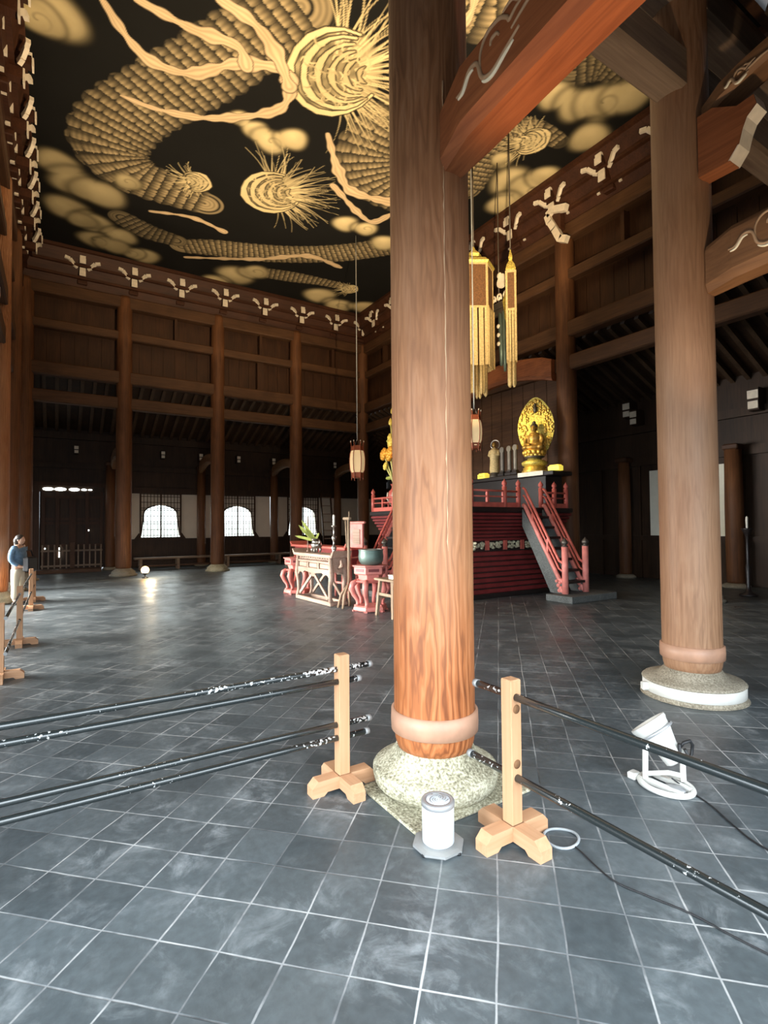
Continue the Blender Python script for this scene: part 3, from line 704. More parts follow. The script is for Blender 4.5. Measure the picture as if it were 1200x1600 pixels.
ck = ck.build('pale_split', 'crack', P1); ck['label'] = 'pale vertical split in the wood'
P2 = pillar('brown pillar on the right, its stone base hooped with white metal', -2.46, 4.70, mat='pillar_dusty', base='ringed')
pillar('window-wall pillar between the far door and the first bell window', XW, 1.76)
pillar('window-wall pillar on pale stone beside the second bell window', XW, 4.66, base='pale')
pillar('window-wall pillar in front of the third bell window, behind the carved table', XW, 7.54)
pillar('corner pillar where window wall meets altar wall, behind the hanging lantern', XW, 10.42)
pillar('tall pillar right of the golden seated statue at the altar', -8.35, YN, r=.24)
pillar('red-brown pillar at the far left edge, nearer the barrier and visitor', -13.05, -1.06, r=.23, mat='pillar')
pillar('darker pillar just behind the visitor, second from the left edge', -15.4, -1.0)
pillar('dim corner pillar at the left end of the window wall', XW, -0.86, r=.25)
for x, y in ((-12.43, YN), (-15.32, YN), (-5.3, YN), (-8.35, -1.04)): pillar('', x, y, hidden=True, name='column')

def outer_column(label, x, y, h=3.75, r=.165, hidden=False):
    t = thing('aisle_column', label, 'column', (x, y, 0), kind='thing')
    MB().lathe([(r * .96, .1), (r, .16), (r, h * .6), (r * .92, h)], n=28).build('shaft', 'pillar_dim', t)
    MB().lathe([(r + .10, 0), (r + .10, .05), (r + .03, .09), (r - .02, .11), (.05, .112)], n=28).build('stone_base', 'stone_warm', t)
    MB().box((0, 0, h + .06), (.34, .34, .14), bev=.03).build('capital', 'dark_z', t)
    return t
outer_column('slim aisle column just left of the first window, beside the tall pillar', -21.12, 1.62)
outer_column('slim aisle column between the first and second bell windows', -21.12, 4.78)
outer_column('slim aisle column between the second and third bell windows', -21.12, 7.76)
outer_column('slim aisle column behind the ladder near the far corner', -21.12, 10.75)
outer_column('dim aisle column right of the pale screen panel, behind the hooped pillar', -5.95, 13.35, h=3.2, r=.19)
outer_column('dark aisle column left of the pale screen panel', -8.75, 13.4, h=3.2)

# ------------------------------------------------------------------ rainbow beams with carved scrolls
def carve(parent, o, ex, sc_, mat='carve', off=0.0):
    """scroll lines standing proud of a beam face; o origin on face, ex along beam"""
    o, ex = Vector(o), Vector(ex); up = Vector((0, 0, 1))
    def line(pts, r, m, nm='scroll_line'):
        P = [o + ex * (a * sc_) + up * (b * sc_) for a, b in pts]
        MB().tube(P, [r * (1.05 if m == 'carve_white' else .8) * (0.5 + 0.5 * math.sin(PI * (i + .6) / (len(P) + .2))) for i in range(len(P))], 8).build(nm, m, parent)
    def smooth(pts, n=6):
        out = []
        for i in range(len(pts) - 1):
            p0, p1, p2, p3 = (pts[max(i - 1, 0)], pts[i], pts[i + 1], pts[min(i + 2, len(pts) - 1)])
            for k in range(n):
                f_ = k / n
                out.append(tuple(0.5 * (2 * p1[j] + (p2[j] - p0[j]) * f_ + (2 * p0[j] - 5 * p1[j] + 4 * p2[j] - p3[j]) * f_ ** 2 + (3 * p1[j] - p0[j] - 3 * p2[j] + p3[j]) * f_ ** 3) for j in (0, 1)))
        return out + [pts[-1]]
    wave = smooth([(0.0, .24), (.06, .25), (.12, .32), (.19, .31), (.23, .20), (.31, .17), (.42, .22), (.52, .27)])
    line(wave, .016, mat); line([(a, b - .022) for a, b in wave[2:16]], .010, 'carve_white', 'white_line'); line([(a, b - .022) for a, b in wave[24:40]], .010, 'carve_white', 'white_line')
    line(smooth([(.22, .22), (.215, .34), (.27, .42), (.37, .43), (.43, .39), (.45, .36), (.50, .39), (.58, .41)]), .013, mat)
    line(smooth([(.30, .33), (.31, .36), (.35, .365), (.37, .34)]), .012, mat)
    line(smooth([(.40, .44), (.47, .455), (.52, .42), (.58, .43), (.66, .46)]), .012, mat)
    line(smooth([(.46, .30), (.60, .36), (.80, .42), (1.0, .44)]), .012, mat)

def rainbow_beam(name, label, hor, u0, u1, at, w, z0, z1, rise, mat, face, base_cut=0.16):
    """beam from u0 (pillar) to u1 with arched soffit and narrowed sleeve at the pillar end"""
    t = thing(name, label, 'beam', ((u0, at, 0) if hor else (at, u0, 0)), kind='thing')
    sg = 1 if u1 > u0 else -1; L = abs(u1 - u0); h = z1 - z0
    n = 14; mb = MB(); rings = []
    for i in range(n + 1):
        f_ = i / n; s = f_ * L; arch = rise * math.sin(PI * f_)
        cut = max(0.0, 1 - s / base_cut); ww = w * (1 - .35 * cut)
        zb = z0 + arch - 0.02 * cut; zt = z1 + arch * 0.9 - .05 * cut
        c = .16 * h
        prof = [(-.32, zb), (.32, zb), (.5, zb + c), (.5, zt - c * .6), (.4, zt), (-.4, zt), (-.5, zt - c * .6), (-.5, zb + c)]
        rings.append([((sg * s, q * ww, z) if hor else (q * ww, sg * s, z)) for q, z in prof])
    P = [p for r in rings for p in r]; F = [tuple(range(7, -1, -1)), tuple(range(n * 8, n * 8 + 8))]
    for i in range(n):
        for k in range(8): F.append((i * 8 + k, i * 8 + (k + 1) % 8, i * 8 + 8 + (k + 1) % 8, i * 8 + 8 + k))
    mb.add(P, F).build('timber', mat, t)
    if face:
        if hor: carve(t, (sg * (base_cut + .0), face * w * .5, z0 + .02), (sg, 0, 0), h / .46)
        else: carve(t, (face * w * .5, sg * base_cut, z0 + .02), (0, sg, 0), h / .46)
    return t
rainbow_beam('rainbow_beam', 'red-lit arched beam with scroll carving springing from the nearest pillar', True, XE + .22, .9, 1.855, .27, 3.46, 3.84, .09, 'red_beam', -1, .2)
rainbow_beam('rainbow_beam', 'lower scroll-carved beam running right from the hooped pillar', True, XE + .2, .9, 4.70, .27, 3.45, 3.87, .08, 'tan_beam', -1, .2)
rainbow_beam('rainbow_beam', 'upper scroll-carved beam at the top right corner above the white-ended bracket', True, XE + .2, .0, 4.70, .27, 4.92, 5.08, .22, 'tan_beam', -1, .2)
for y, lab in ((1.7, 'dim arched aisle beam behind the pillar by the far door'), (4.72, 'dim arched aisle beam beside the second bell window'), (7.66, 'dim arched aisle beam above the third bell window'), (10.6, 'dim arched aisle beam behind the hanging lantern')):
    rainbow_beam('rainbow_beam', lab, True, -20.94, XW - .25, y, .22, 3.62, 3.98, .22, 'tan_beam', 0)
rainbow_beam('rainbow_beam', 'arched red beam with white carved end above the golden statue', True, -8.60, -12.2, YN - .16, .30, 5.06, 5.62, .28, 'red_beam', 1)

# bracket noses with white-painted S-shaped ends
def nose(label, loc, ang, s=1.0, mat='red_beam', white='white'):
    t = thing('bracket_nose', label, 'bracket', loc, ang, kind='thing')
    side = [(0, 0), (.24, 0), (.31, .09), (.34, .2), (.37, .27), (.44, .33), (.42, .42), (.30, .41), (.12, .52), (0, .52)]
    MB().prism([(a * s, b * s) for a, b in side], (0, 0, 0), (1, 0, 0), (0, 0, 1), (0, 1, 0), .16 * s).build('carved_block', mat, t)
    edge = [(.24, 0), (.31, .09), (.34, .2), (.37, .27), (.44, .33), (.42, .42)]
    mb = MB(); P = []
    for a, b in edge: P += [(a * s + .004, -.085 * s, b * s), (a * s + .004, .085 * s, b * s)]
    mb.add(P + [(x - .012, y, z) for x, y, z in P], [(2 * i, 2 * i + 1, 2 * i + 3, 2 * i + 2) for i in range(5)] + [(0, 2, 14, 12), (1, 3, 15, 13)])
    mb.build('white_end', white, t)
    return t
nose('big white-ended bracket nose jutting from the hooped pillar at top right', (-2.24, 4.64, 4.40), 0.0, 1.0)
hk = thing('bracket_nose', 'white hooked bracket nose atop the pillar right of the golden statue', 'bracket', (-8.35, YN - .42, 8.1), kind='thing')
for a, b in (((.42, .86), (.02, 1.0)), ((.03, 1.0), (-.13, .93)), ((-.13, .94), (-.06, .72)), ((-.05, .74), (.08, .50)), ((.07, .52), (.24, .18)), ((.23, .2), (.42, .10))):
    MB().beam((a[0], 0, a[1]), (b[0], 0, b[1]), .16, .13, up=(0, 1, 0)).build('hooked_segment', 'white', hk)
MB().box((.05, .12, .72), (.3, .2, .5), bev=.03).build('carved_block', 'bracket', hk)
nose('white-ended bracket nose peeking in at the left edge of the view', (-8.6, -.82, 4.42), PI, 1.25)

# ------------------------------------------------------------------ bracket clusters of the ceiling frieze
def bracket_proto(label):
    t = thing('bracket_cluster', label, 'bracket', group='bracket clusters under the painted ceiling', kind='thing')
    # local +x points into the room, y along the wall, z=0 at mid frieze (9.2)
    MB().box((-.16, 0, -.30), (.36, .26, .12), bev=.02).build('bearing_block', 'bracket', t)
    MB().box((.0, 0, -.06), (.42, .17, .18)).box((.12, 0, .22), (.42, .15, .16)).build('bracket_arm', 'bracket', t)
    MB().box((-.12, 0, .0), (.16, .8, .12)).box((.0, 0, .30), (.14, .9, .10)).build('cross_arm', 'bracket', t)
    MB().box((.225, 0, -.08), (.03, .17, .24), taper=.9).build('white_end', 'white', t)
    MB().box((.35, 0, .20), (.03, .16, .15)).box((.30, 0, .32), (.08, .15, .08)).build('white_end', 'white', t)
    for sg in (-1, 1):
        mb = MB(); mb.beam((.16, sg * .13, .06), (.21, sg * .22, .10), .07, .10); mb.beam((.21, sg * .22, .10), (.27, sg * .33, .22), .07, .09)
        mb.beam((.27, sg * .33, .22), (.30, sg * .46, .24), .07, .08); mb.build('tail_arm', 'white', t)
        MB().box((-.03, sg * .40, -.02), (.10, .07, .15)).build('side_tip', 'white', t)
        MB().box((-.07, sg * .27, -.22), (.08, .07, .11)).build('side_tip', 'white', t)
    return t
ordn = ['first', 'second', 'third', 'fourth', 'fifth', 'sixth', 'seventh', 'eighth', 'ninth', 'tenth', 'eleventh']
proto = None
def put_bracket(label, x, y, rz, z=9.22):
    global proto
    if proto is None:
        proto = bracket_proto(label); proto.location = (x, y, z); proto.rotation_euler = (0, 0, rz)
    else: copy_tree(proto, label, (x, y, z), rz)
for i in range(8):
    y = (10.42 if i else 10.24) - i * 1.405
    lab = 'white-tipped bracket cluster on the window wall, %s from the lantern corner' % ordn[i]
    put_bracket(lab, XW + .22, y, 0.0)
for i, x in enumerate((-5.55, -6.95, -8.33, -9.7, -11.05, -12.43, -13.9, -15.3, -16.7)):
    put_bracket('white-tipped bracket cluster on the altar wall, %s from the right pillar' % ordn[i], x, YN - .26, -PI / 2)
for i, x in enumerate((-9.2, -10.55, -11.9, -13.1, -14.3, -15.55, -16.9)):
    put_bracket('white-faced bracket cluster down the left edge, %s from the top' % ordn[i], x, -.76, PI / 2)

# small white-ended brackets on the aisle friezes
def small_bracket(label, x, y, z, rz, s=1.0):
    t = thing('frieze_bracket', label, 'bracket', (x, y, z), rz, 'small white-ended brackets on the aisle friezes', kind='thing')
    MB().box((-.12, 0, 0), (.36, .13 * s, .30 * s)).build('bracket_arm', 'black_wood', t)
    MB().box((.07, 0, .06 * s), (.03, .13 * s, .11 * s)).box((.07, 0, -.08 * s), (.03, .12 * s, .10 * s)).build('white_end', 'white', t)
    return t
for i, (y, nm) in enumerate(((.55, 'above the far double door'), (1.95, 'left of the first window, by the tall pillar'), (3.4, 'above the first bell window'), (4.8, 'between the first and second windows'), (6.3, 'above the second bell window'), (7.8, 'between the second and third windows'), (10.7, 'behind the hanging lantern'))):
    small_bracket('small white-ended frieze bracket ' + nm, WX + .28, y, 4.28, 0)
for x, z, nm, s in ((-8.6, 5.2, 'highest in the dark gap left of the hooped pillar', 1.5), (-8.4, 4.4, 'lowest in the dark gap left of the hooped pillar', 1.4), (-5.5, 4.3, 'right of the hooped pillar near the right edge', 1.7)):
    small_bracket('small white-ended frieze bracket ' + nm, x, ON - .35, z - (0 if z < 5 else .55), -PI / 2, s)

# ------------------------------------------------------------------ altar platform
AX0, AX1, AY0, AY1, AZ = -11.8, -7.85, 6.95, 10.05, 1.86
al = thing('altar_platform', 'stepped red lacquer altar platform with ribbed sides and railing', 'altar')
def tier(mb, z0, z1, ins, bev=.012):
    mb.box(((AX0 + AX1) / 2, (AY0 + AY1) / 2, (z0 + z1) / 2), (AX1 - AX0 - 2 * ins, AY1 - AY0 - 2 * ins, z1 - z0), bev=bev)
mb = MB()
for i in range(8): tier(mb, .10 + i * .107, .10 + i * .107 + .085, .02 + i * .028)
mb.build('lower_mouldings', 'lacq_dark', al)
mb = MB()
for i in range(8): tier(mb, .10 + i * .107 + .085, .10 + i * .107 + .107, .055 + i * .028, 0)
mb.build('lower_fillets', 'lacq_black', al)
mb = MB(); tier(mb, 0, .10, .0); mb.build('ground_sill', 'lacq_black', al)
mb = MB(); tier(mb, .956, 1.16, .30, 0); mb.build('waist', 'lacq_black', al)
mb = MB()
for i in range(8): tier(mb, 1.16 + i * .075, 1.16 + i * .075 + .058, .26 - i * .034)
mb.build('upper_mouldings', 'lacq_dark', al)
mb = MB()
for i in range(8): tier(mb, 1.16 + i * .075 + .058, 1.16 + i * .075 + .075, .29 - i * .034, 0)
mb.build('upper_fillets', 'lacq_black', al)
mb = MB(); tier(mb, 1.76, AZ, 0); mb.build('platform_top', 'lacq_black', al)
# waist panels with peony carvings and struts
def peony(p, ex, s=1.0):
    mb = MB(); p, ex = Vector(p), Vector(ex); r = random.Random(int(p.y * 100))
    for k in range(22):
        a = r.uniform(-1, 1) * .17 * s; b = r.uniform(-.06, .06)
        c = p + ex * a + Vector((0, 0, b)); mb.ell(c, (.03 + .015 * abs(ex.x), .03 + .015 * abs(ex.y), .022 + r.random() * .015), 7, 5)
    mb.build('peony_carving', 'peony', al)
for k in range(5): peony((AX1 - .29, 7.38 + k * .52, 1.06), (0, 1, 0))
for k in range(6): MB().box((AX1 - .285, 7.12 + k * .52, 1.06), (.05, .09, .2)).build('waist_strut', 'lacq', al)
for k in range(7): peony((AX0 + .6 + k * .5, AY0 + .29, 1.06), (1, 0, 0))
# railing
def post(parent, x, y, z, h=.42, r=.05, mat='lacq', name='post'):
    p = MB().lathe([(r, 0), (r, h)], (x, y, z), 16).build(name, mat, parent)
    q = r / .05
    MB().lathe([(.052 * q, h), (.056 * q, h + .015), (.03 * q, h + .025), (.03 * q, h + .04), (.05 * q, h + .055), (.056 * q, h + .09), (.04 * q, h + .125), (.016 * q, h + .15), (.002, h + .185)], (x, y, z), 16).build('finial', 'dark_metal' if name == 'newel_post' else mat, p)
def rails(parent, a, b, z, mat='lacq'):
    a, b = Vector((*a, z)), Vector((*b, z)); up = Vector((0, 0, 1))
    MB().beam(a + up * .05, b + up * .05, .05, .10).build('kick_board', mat, parent)
    for hh, w in ((.22, .03), (.34, .04)): MB().tube([a + up * hh, b + up * hh], w * .55, 8).build('rail', mat, parent)
    n = max(1, int((b - a).length / .55))
    for i in range(1, n + 1):
        p = a.lerp(b, i / (n + 1)); MB().box(p + up * .20, (.05, .05, .24)).build('baluster', mat, parent)
SY0, SY1 = 8.36, 9.06                                     # east stair gap
FX0, FX1 = -10.3, -9.35                                   # front stair gap
e = .07
rails(al, (AX0 + e, AY0 + e), (FX0, AY0 + e), AZ); rails(al, (FX1, AY0 + e), (AX1 - e, AY0 + e), AZ)
rails(al, (AX1 - e, AY0 + e), (AX1 - e, SY0), AZ); rails(al, (AX1 - e, SY1), (AX1 - e, AY1 - .1), AZ); rails(al, (AX0 + e, AY0 + e), (AX0 + e, AY1 - .1), AZ)
for x, y in ((AX0 + e, AY0 + e), (FX0, AY0 + e), (FX1, AY0 + e), (AX1 - e, AY0 + e), (AX1 - e, SY0), (AX1 - e, SY1), (AX1 - e, AY1 - .15), (AX1 - e, 7.95), (AX1 - e, 9.5), (AX0 + e, AY1 - .1)):
    post(al, x, y, AZ)

def staircase(label, loc, rz, run, width, h):
    """local +x goes down the stair, from (0,·,h) to (run,·,0)"""
    t = thing('altar_staircase', label, 'stairs', loc, rz)
    n = 7
    for i in range(n):
        x = .05 + (run - .05) * (i + .5) / n; z = h * (1 - (i + 1) / (n + 1)); MB().box((x, 0, z), (run / n + .05, width - .1, .05), bev=.006).build('tread', 'lacq_black', t)
    for s_ in (-1, 1):
        y = s_ * width / 2
        MB().prism([(.02, h - .10), (0.03, h - .04), (run - .02, .17), (run - .02, .002), (run - .34, .002), (.02, h - .40)], (0, y, 0), (1, 0, 0), (0, 0, 1), (0, 1, 0), .06).build('stringer', 'stone_grey', t)
        sl = [(.03, h + .08), (.08, h + .05), (run - .14, .31), (run - .06, .27), (run, .26)]
        for dz, r in ((-.03, .046), (.17, .022), (.33, .028)):
            MB().tube([(x, y, z + dz) for x, z in sl], r, 8).build('handrail' if dz > 0 else 'base_rail', 'lacq' if dz > 0 else 'lacq_pink', t)
        for f_ in (.27, .62):
            x = run * f_; z = h * (1 - f_) + .24 * f_
            MB().box((x, y, z + .12), (.045, .05, .28)).build('baluster', 'lacq', t)
        post(t, run, y, 0.0, .92, .062, 'lacq_pink', 'newel_post')
        mb = MB()
        for (a, b, r) in ((-.08, .10, .05), (-.14, .16, .045), (-.10, .22, .04), (-.05, .06, .045), (-.18, .24, .035), (-.12, .06, .04)): mb.ell((run + a, y - .035, b), (r, .03, r), 8, 6)
        mb.build('scroll_carving', 'lacq_pink', t)
    return t
staircase('steep red-railed stairs descending from the altar toward the right', (AX1, (SY0 + SY1) / 2, .133), 0.0, 1.08, .62, AZ - .13)
staircase('front altar stairs with red handrail, half hidden behind the nearest pillar', ((FX0 + FX1) / 2, AY0, .133), -PI / 2, 1.05, .85, AZ - .13)
tag(MB().box((-6.72, 8.82, .065), (.62, 1.36, .13), bev=.01).build('stone_step', 'stone_grey'), 'dark stone step under the right-hand stair newels', 'step')
tag(MB().box((-9.82, 5.85, .065), (1.2, .5, .13), bev=.01).build('stone_step', 'stone_grey'), 'stone step at the foot of the front altar stairs', 'step')

# rear shelf on the platform with what stands on it
sh = thing('altar_shelf', 'black lacquered rear altar shelf carrying the statues', 'shelf', (-9.82, 9.68, AZ + .003))
MB().box((0, 0, .37), (3.5, .56, .74), bev=.01).build('shelf_body', 'lacq_black', sh)
MB().box((0, 0, .79), (4.0, .66, .10), bev=.015).build('shelf_top', 'lacq_black', sh)
SHZ = AZ + .845
tag(MB().box((-8.47, 9.66, SHZ + .010), (.76, .56, .012), bev=.003).box((-8.47, 9.335, SHZ - .035), (.76, .012, .10)).box((-8.47, 9.355, SHZ + .010), (.76, .05, .012)).build('altar_cloth', 'white_cloth'), 'pale altar cloth under the golden seated statue', 'cloth')

def remeshed(o, vox):
    m = o.modifiers.new('r', 'REMESH'); m.mode = 'VOXEL'; m.voxel_size = vox; m.use_smooth_shade = True
    s_ = o.modifiers.new('s', 'SMOOTH'); s_.factor = .5; s_.iterations = 3
    return o
def buddha():
    t = thing('seated_statue', 'golden seated statue before a tall leaf-shaped halo on a lotus pedestal', 'statue', (-8.62, 9.66, SHZ + .018), math.radians(-62))
    # local +x faces front
    MB().lathe([(.30, 0), (.31, .05), (.27, .08), (.28, .12), (.22, .16)], n=8).build('pedestal_foot', 'gold', t)
    MB().lathe([(.22, .15), (.29, .19), (.30, .25), (.24, .29), (.16, .31), (.16, .36)], n=24).build('pedestal_waist', 'gold_rough', t)
    MB().lathe([(.16, .34), (.24, .38), (.20, .41)], n=24).build('pedestal_collar', 'dark_metal', t)
    lo = MB()
    for ring, (r, z, k) in enumerate(((.19, .42, 14), (.23, .48, 14))):
        for i in range(k):
            a = 2 * PI * (i + ring * .5) / k; lo.ell((r * math.cos(a), r * math.sin(a), z), (.06, .06, .055), 8, 6)
    lo.lathe([(.18, .38), (.25, .5), (.25, .54), (.1, .55)], n=24).build('lotus_throne', 'gold', t)
    b = MB(); z = .54
    b.ell((.06, 0, z + .06), (.17, .26, .075)); b.ell((.10, .17, z + .06), (.12, .10, .07)); b.ell((.10, -.17, z + .06), (.12, .10, .07))
    b.ell((0, 0, z + .17), (.12, .16, .14)); b.ell((0, 0, z + .30), (.115, .165, .11)); b.ell((0, 0, z + .37), (.09, .13, .07))
    for s_ in (-1, 1):
        b.tube([(0, s_ * .15, z + .36), (.02, s_ * .20, z + .24), (.08, s_ * .19, z + .14), (.15, s_ * .06, z + .12)], [.055, .055, .045, .04], 10)
    b.tube([(0, 0, z + .38), (0, 0, z + .47)], .05, 10); b.ell((.015, 0, z + .53), (.078, .072, .098)); b.ell((.09, 0, z + .52), (.018, .014, .022))
    for s_ in (-1, 1): b.ell((0, s_ * .075, z + .51), (.018, .012, .045), 8, 6)
    remeshed(b.build('body', 'old_gold', t), .012)
    MB().ell((-.015, 0, z + .580), (.092, .09, .08)).ell((-.015, 0, z + .67), (.045, .045, .04)).build('hair', 'dark_metal', t)
    pr = []
    for i in range(40):
        a = 2 * PI * i / 40; c_, s_ = math.cos(a), math.sin(a)
        w = .44 * (1 - .13 * max(0, s_) ** 2 - .12 * max(0, -s_)); pr.append((w * c_, .72 * s_ + (.04 * max(0, s_) ** 8)))
    halo = MB().prism(pr, (-.20, 0, z + .56), (0, 1, 0), (0, 0, 1), (1, 0, 0), .05)
    hb = halo.build('mandorla', 'gold_rough', t)
    cv = MB(); r = random.Random(4)
    for k in range(210):
        a = r.uniform(0, 2 * PI); q = math.sqrt(r.uniform(.25, .9)); c_, s_ = math.cos(a), math.sin(a)
        w = .44 * (1 - .13 * max(0, s_) ** 2 - .12 * max(0, -s_)); cv.ell((-.17, w * c_ * q, z + .56 + .72 * s_ * q), (.02, .022 + r.random() * .02, .022 + r.random() * .025), 7, 5)
    cv.build('cloud_carving', 'gold', hb)
    MB().ell((-.15, 0, z + 1.02), (.04, .05, .09)).ell((-.14, 0, z + 1.13), (.03, .03, .035)).build('small_figure', 'dark_metal', hb)
    return t
buddha()
def standing_statue():
    t = thing('standing_statue', 'small standing robed statue with ring halo, left of the dark tablets', 'statue', (-9.84, 9.54, SHZ), math.radians(-70))
    MB().lathe([(.13, 0), (.14, .04), (.10, .07), (.12, .12), (.08, .14)], n=20).build('pedestal', 'dark_metal', t)
    b = MB(); b.lathe([(.10, .12), (.115, .2), (.10, .45), (.115, .6), (.105, .7), (.05, .76)], n=18, sy=1.15)
    for s_ in (-1, 1): b.tube([(0, s_ * .11, .70), (.03, s_ * .13, .58), (.10, s_ * .03, .58)], [.04, .045, .03], 8)
    b.tube([(0, 0, .74), (0, 0, .80)], .03, 8)
    remeshed(b.build('robe', 'gold_cloth', t), .012)
    MB().ell((.01, 0, .85), (.055, .052, .07)).ell((.06, 0, .845), (.012, .01, .014)).build('head', 'old_gold', t)
    MB().tube([(-.06, .12 * math.cos(a), .86 + .12 * math.sin(a)) for a in np.linspace(0, 2 * PI, 25)[:-1]], .016, 8, closed=True).build('ring_halo', 'silver', t)
standing_statue()
def tablet(label, x, y):
    t = thing('memorial_tablet', label, 'tablet', (x, y, SHZ), group='dark memorial tablets on the altar shelf')
    MB().box((0, 0, .04), (.20, .16, .08), bev=.015).box((0, 0, .10), (.14, .11, .05), bev=.01).build('foot', 'lacq_black', t)
    MB().box((0, 0, .38), (.115, .04, .52), bev=.008).build('tablet_board', 'dark_metal', t)
    MB().box((0, -.022, .38), (.05, .012, .44)).build('name_strip', 'silver', t)
    MB().prism([(.075 * math.cos(a), .075 * math.sin(a)) for a in np.linspace(0, 2 * PI, 17)[:-1]], (0, 0, .67), (1, 0, 0), (0, 0, 1), (0, 1, 0), .05).build('round_crest', 'silver', t)
tablet('dark upright tablet beside the ring-haloed statue, leftmost of three', -9.50, 9.48)
tablet('middle one of three dark upright tablets on the altar', -9.26, 9.48)
tablet('dark upright tablet nearest the golden statue, rightmost of three', -9.04, 9.46)
def ybox(label, x, y, rz):
    t = thing('offering_box', label, 'box', (x, y, SHZ), rz)
    MB().box((0, 0, .055), (.30, .16, .11), bev=.006).build('box_body', 'yellow', t)
    MB().box((0, 0, .125), (.24, .13, .025), bev=.006).build('box_lid', 'yellow', t)
    mb = MB()
    for k in range(4): mb.box((-.07 + k * .045, -.083, .055), (.025, .006, .035))
    mb.build('marking', 'gold', t)
ybox('bright yellow box at the left end of the altar shelf', -10.17, 9.46, -.1)
ybox('bright yellow box at the right end beside the tall pillar', -7.92, 9.56, .05)
# plain boarded screen wall behind the altar
mb = MB(); mb.box((-10.4, YN + .08, 3.6), (3.6, .06, 3.4))
for k in range(9): mb.box((-12.0 + k * .40, YN + .045, 3.6), (.385, .02, 3.4))
struct('wall_altar_screen', mb, 'dark_x')

# ------------------------------------------------------------------ golden flowers in vase on altar
fl = thing('flower_arrangement', 'tall gilded lotus arrangement in a red vase on the altar corner', 'flowers', (-11.42, 7.5, AZ + .003))
MB().lathe([(.10, 0), (.12, .03), (.08, .08), (.09, .14), (.17, .30), (.19, .42), (.16, .52), (.09, .60), (.08, .66), (.12, .72)], n=24).build('vase', 'lacq', fl)
for a in (2.6, 3.6, 4.4, 5.4): MB().tube([(.19 * math.cos(a), .19 * math.sin(a), .5), (.21 * math.cos(a), .21 * math.sin(a), .35), (.12 * math.cos(a), .12 * math.sin(a), .18)], [.02, .03, .02], 8).build('vase_ribbon', 'white', fl)
rr = random.Random(11)
def bloom(c, r, mat, n=8):
    mb = MB(); tilt = Vector((-.25, -.95, .2)).normalized()
    for ring in (1.0, .6):
        for k in range(n):
            a = 2 * PI * (k + ring) / n; s_ = Vector((1, 0, 0)); u = tilt.cross(s_).normalized(); s_ = u.cross(tilt)
            d = s_ * math.cos(a) + u * math.sin(a)
            mb.ell(Vector(c) + d * r * .62 * ring + tilt * r * .3 * (1 - ring), (r * .34, r * .30, r * .34), 8, 6)
    mb.ell(Vector(c) + tilt * r * .3, (r * .28,) * 3, 8, 6)
    return mb
heads = [(-.38, -.10, 1.55, .19, 'flower_orange'), (-.02, -.14, 1.52, .22, 'flower_orange'), (-.30, -.1, 1.22, .12, 'flower_yellow'), (-.10, -.06, 1.82, .16, 'flower_yellow'), (.14, -.05, 1.72, .15, 'flower_yellow'), (-.20, -.02, 1.98, .12, 'flower_yellow'), (.25, -.1, 1.45, .2, 'flower_orange'), (.05, 0, 2.12, .12, 'flower_yellow')]
buds = [(-.18, 0, 2.38, .10), (-.06, 0, 2.66, .11), (.10, 0, 2.42, .09), (.22, 0, 2.2, .10)]
for hx, hy, hz, r, m in heads:
    MB().tube([(0, 0, .66), (hx * .4, hy * .4, .66 + (hz - .66) * .45), (hx, hy, hz)], .022, 6).build('stem', 'flower_stem', fl)
    bloom((hx, hy, hz), r, m).build('lotus_flower', m, fl)
for hx, hy, hz, r in buds:
    MB().tube([(0, 0, .66), (hx * .3, hy, 1.5), (hx, hy, hz)], .022, 6).build('stem', 'flower_stem', fl)
    MB().lathe([(.01, -r), (r * .6, -r * .4), (r * .62, .1 * r), (r * .3, r * .8), (.005, r * 1.2)], (hx, hy, hz), 10).build('bud', 'flower_yellow', fl)
for a, z in ((3.3, .9), (5.5, .95), (2.2, 1.0), (3.0, 1.9)):
    MB().ell((.24 * math.cos(a), .24 * math.sin(a) * .4, z), (.17, .06, .05), 10, 6).build('leaf', 'leaf', fl)

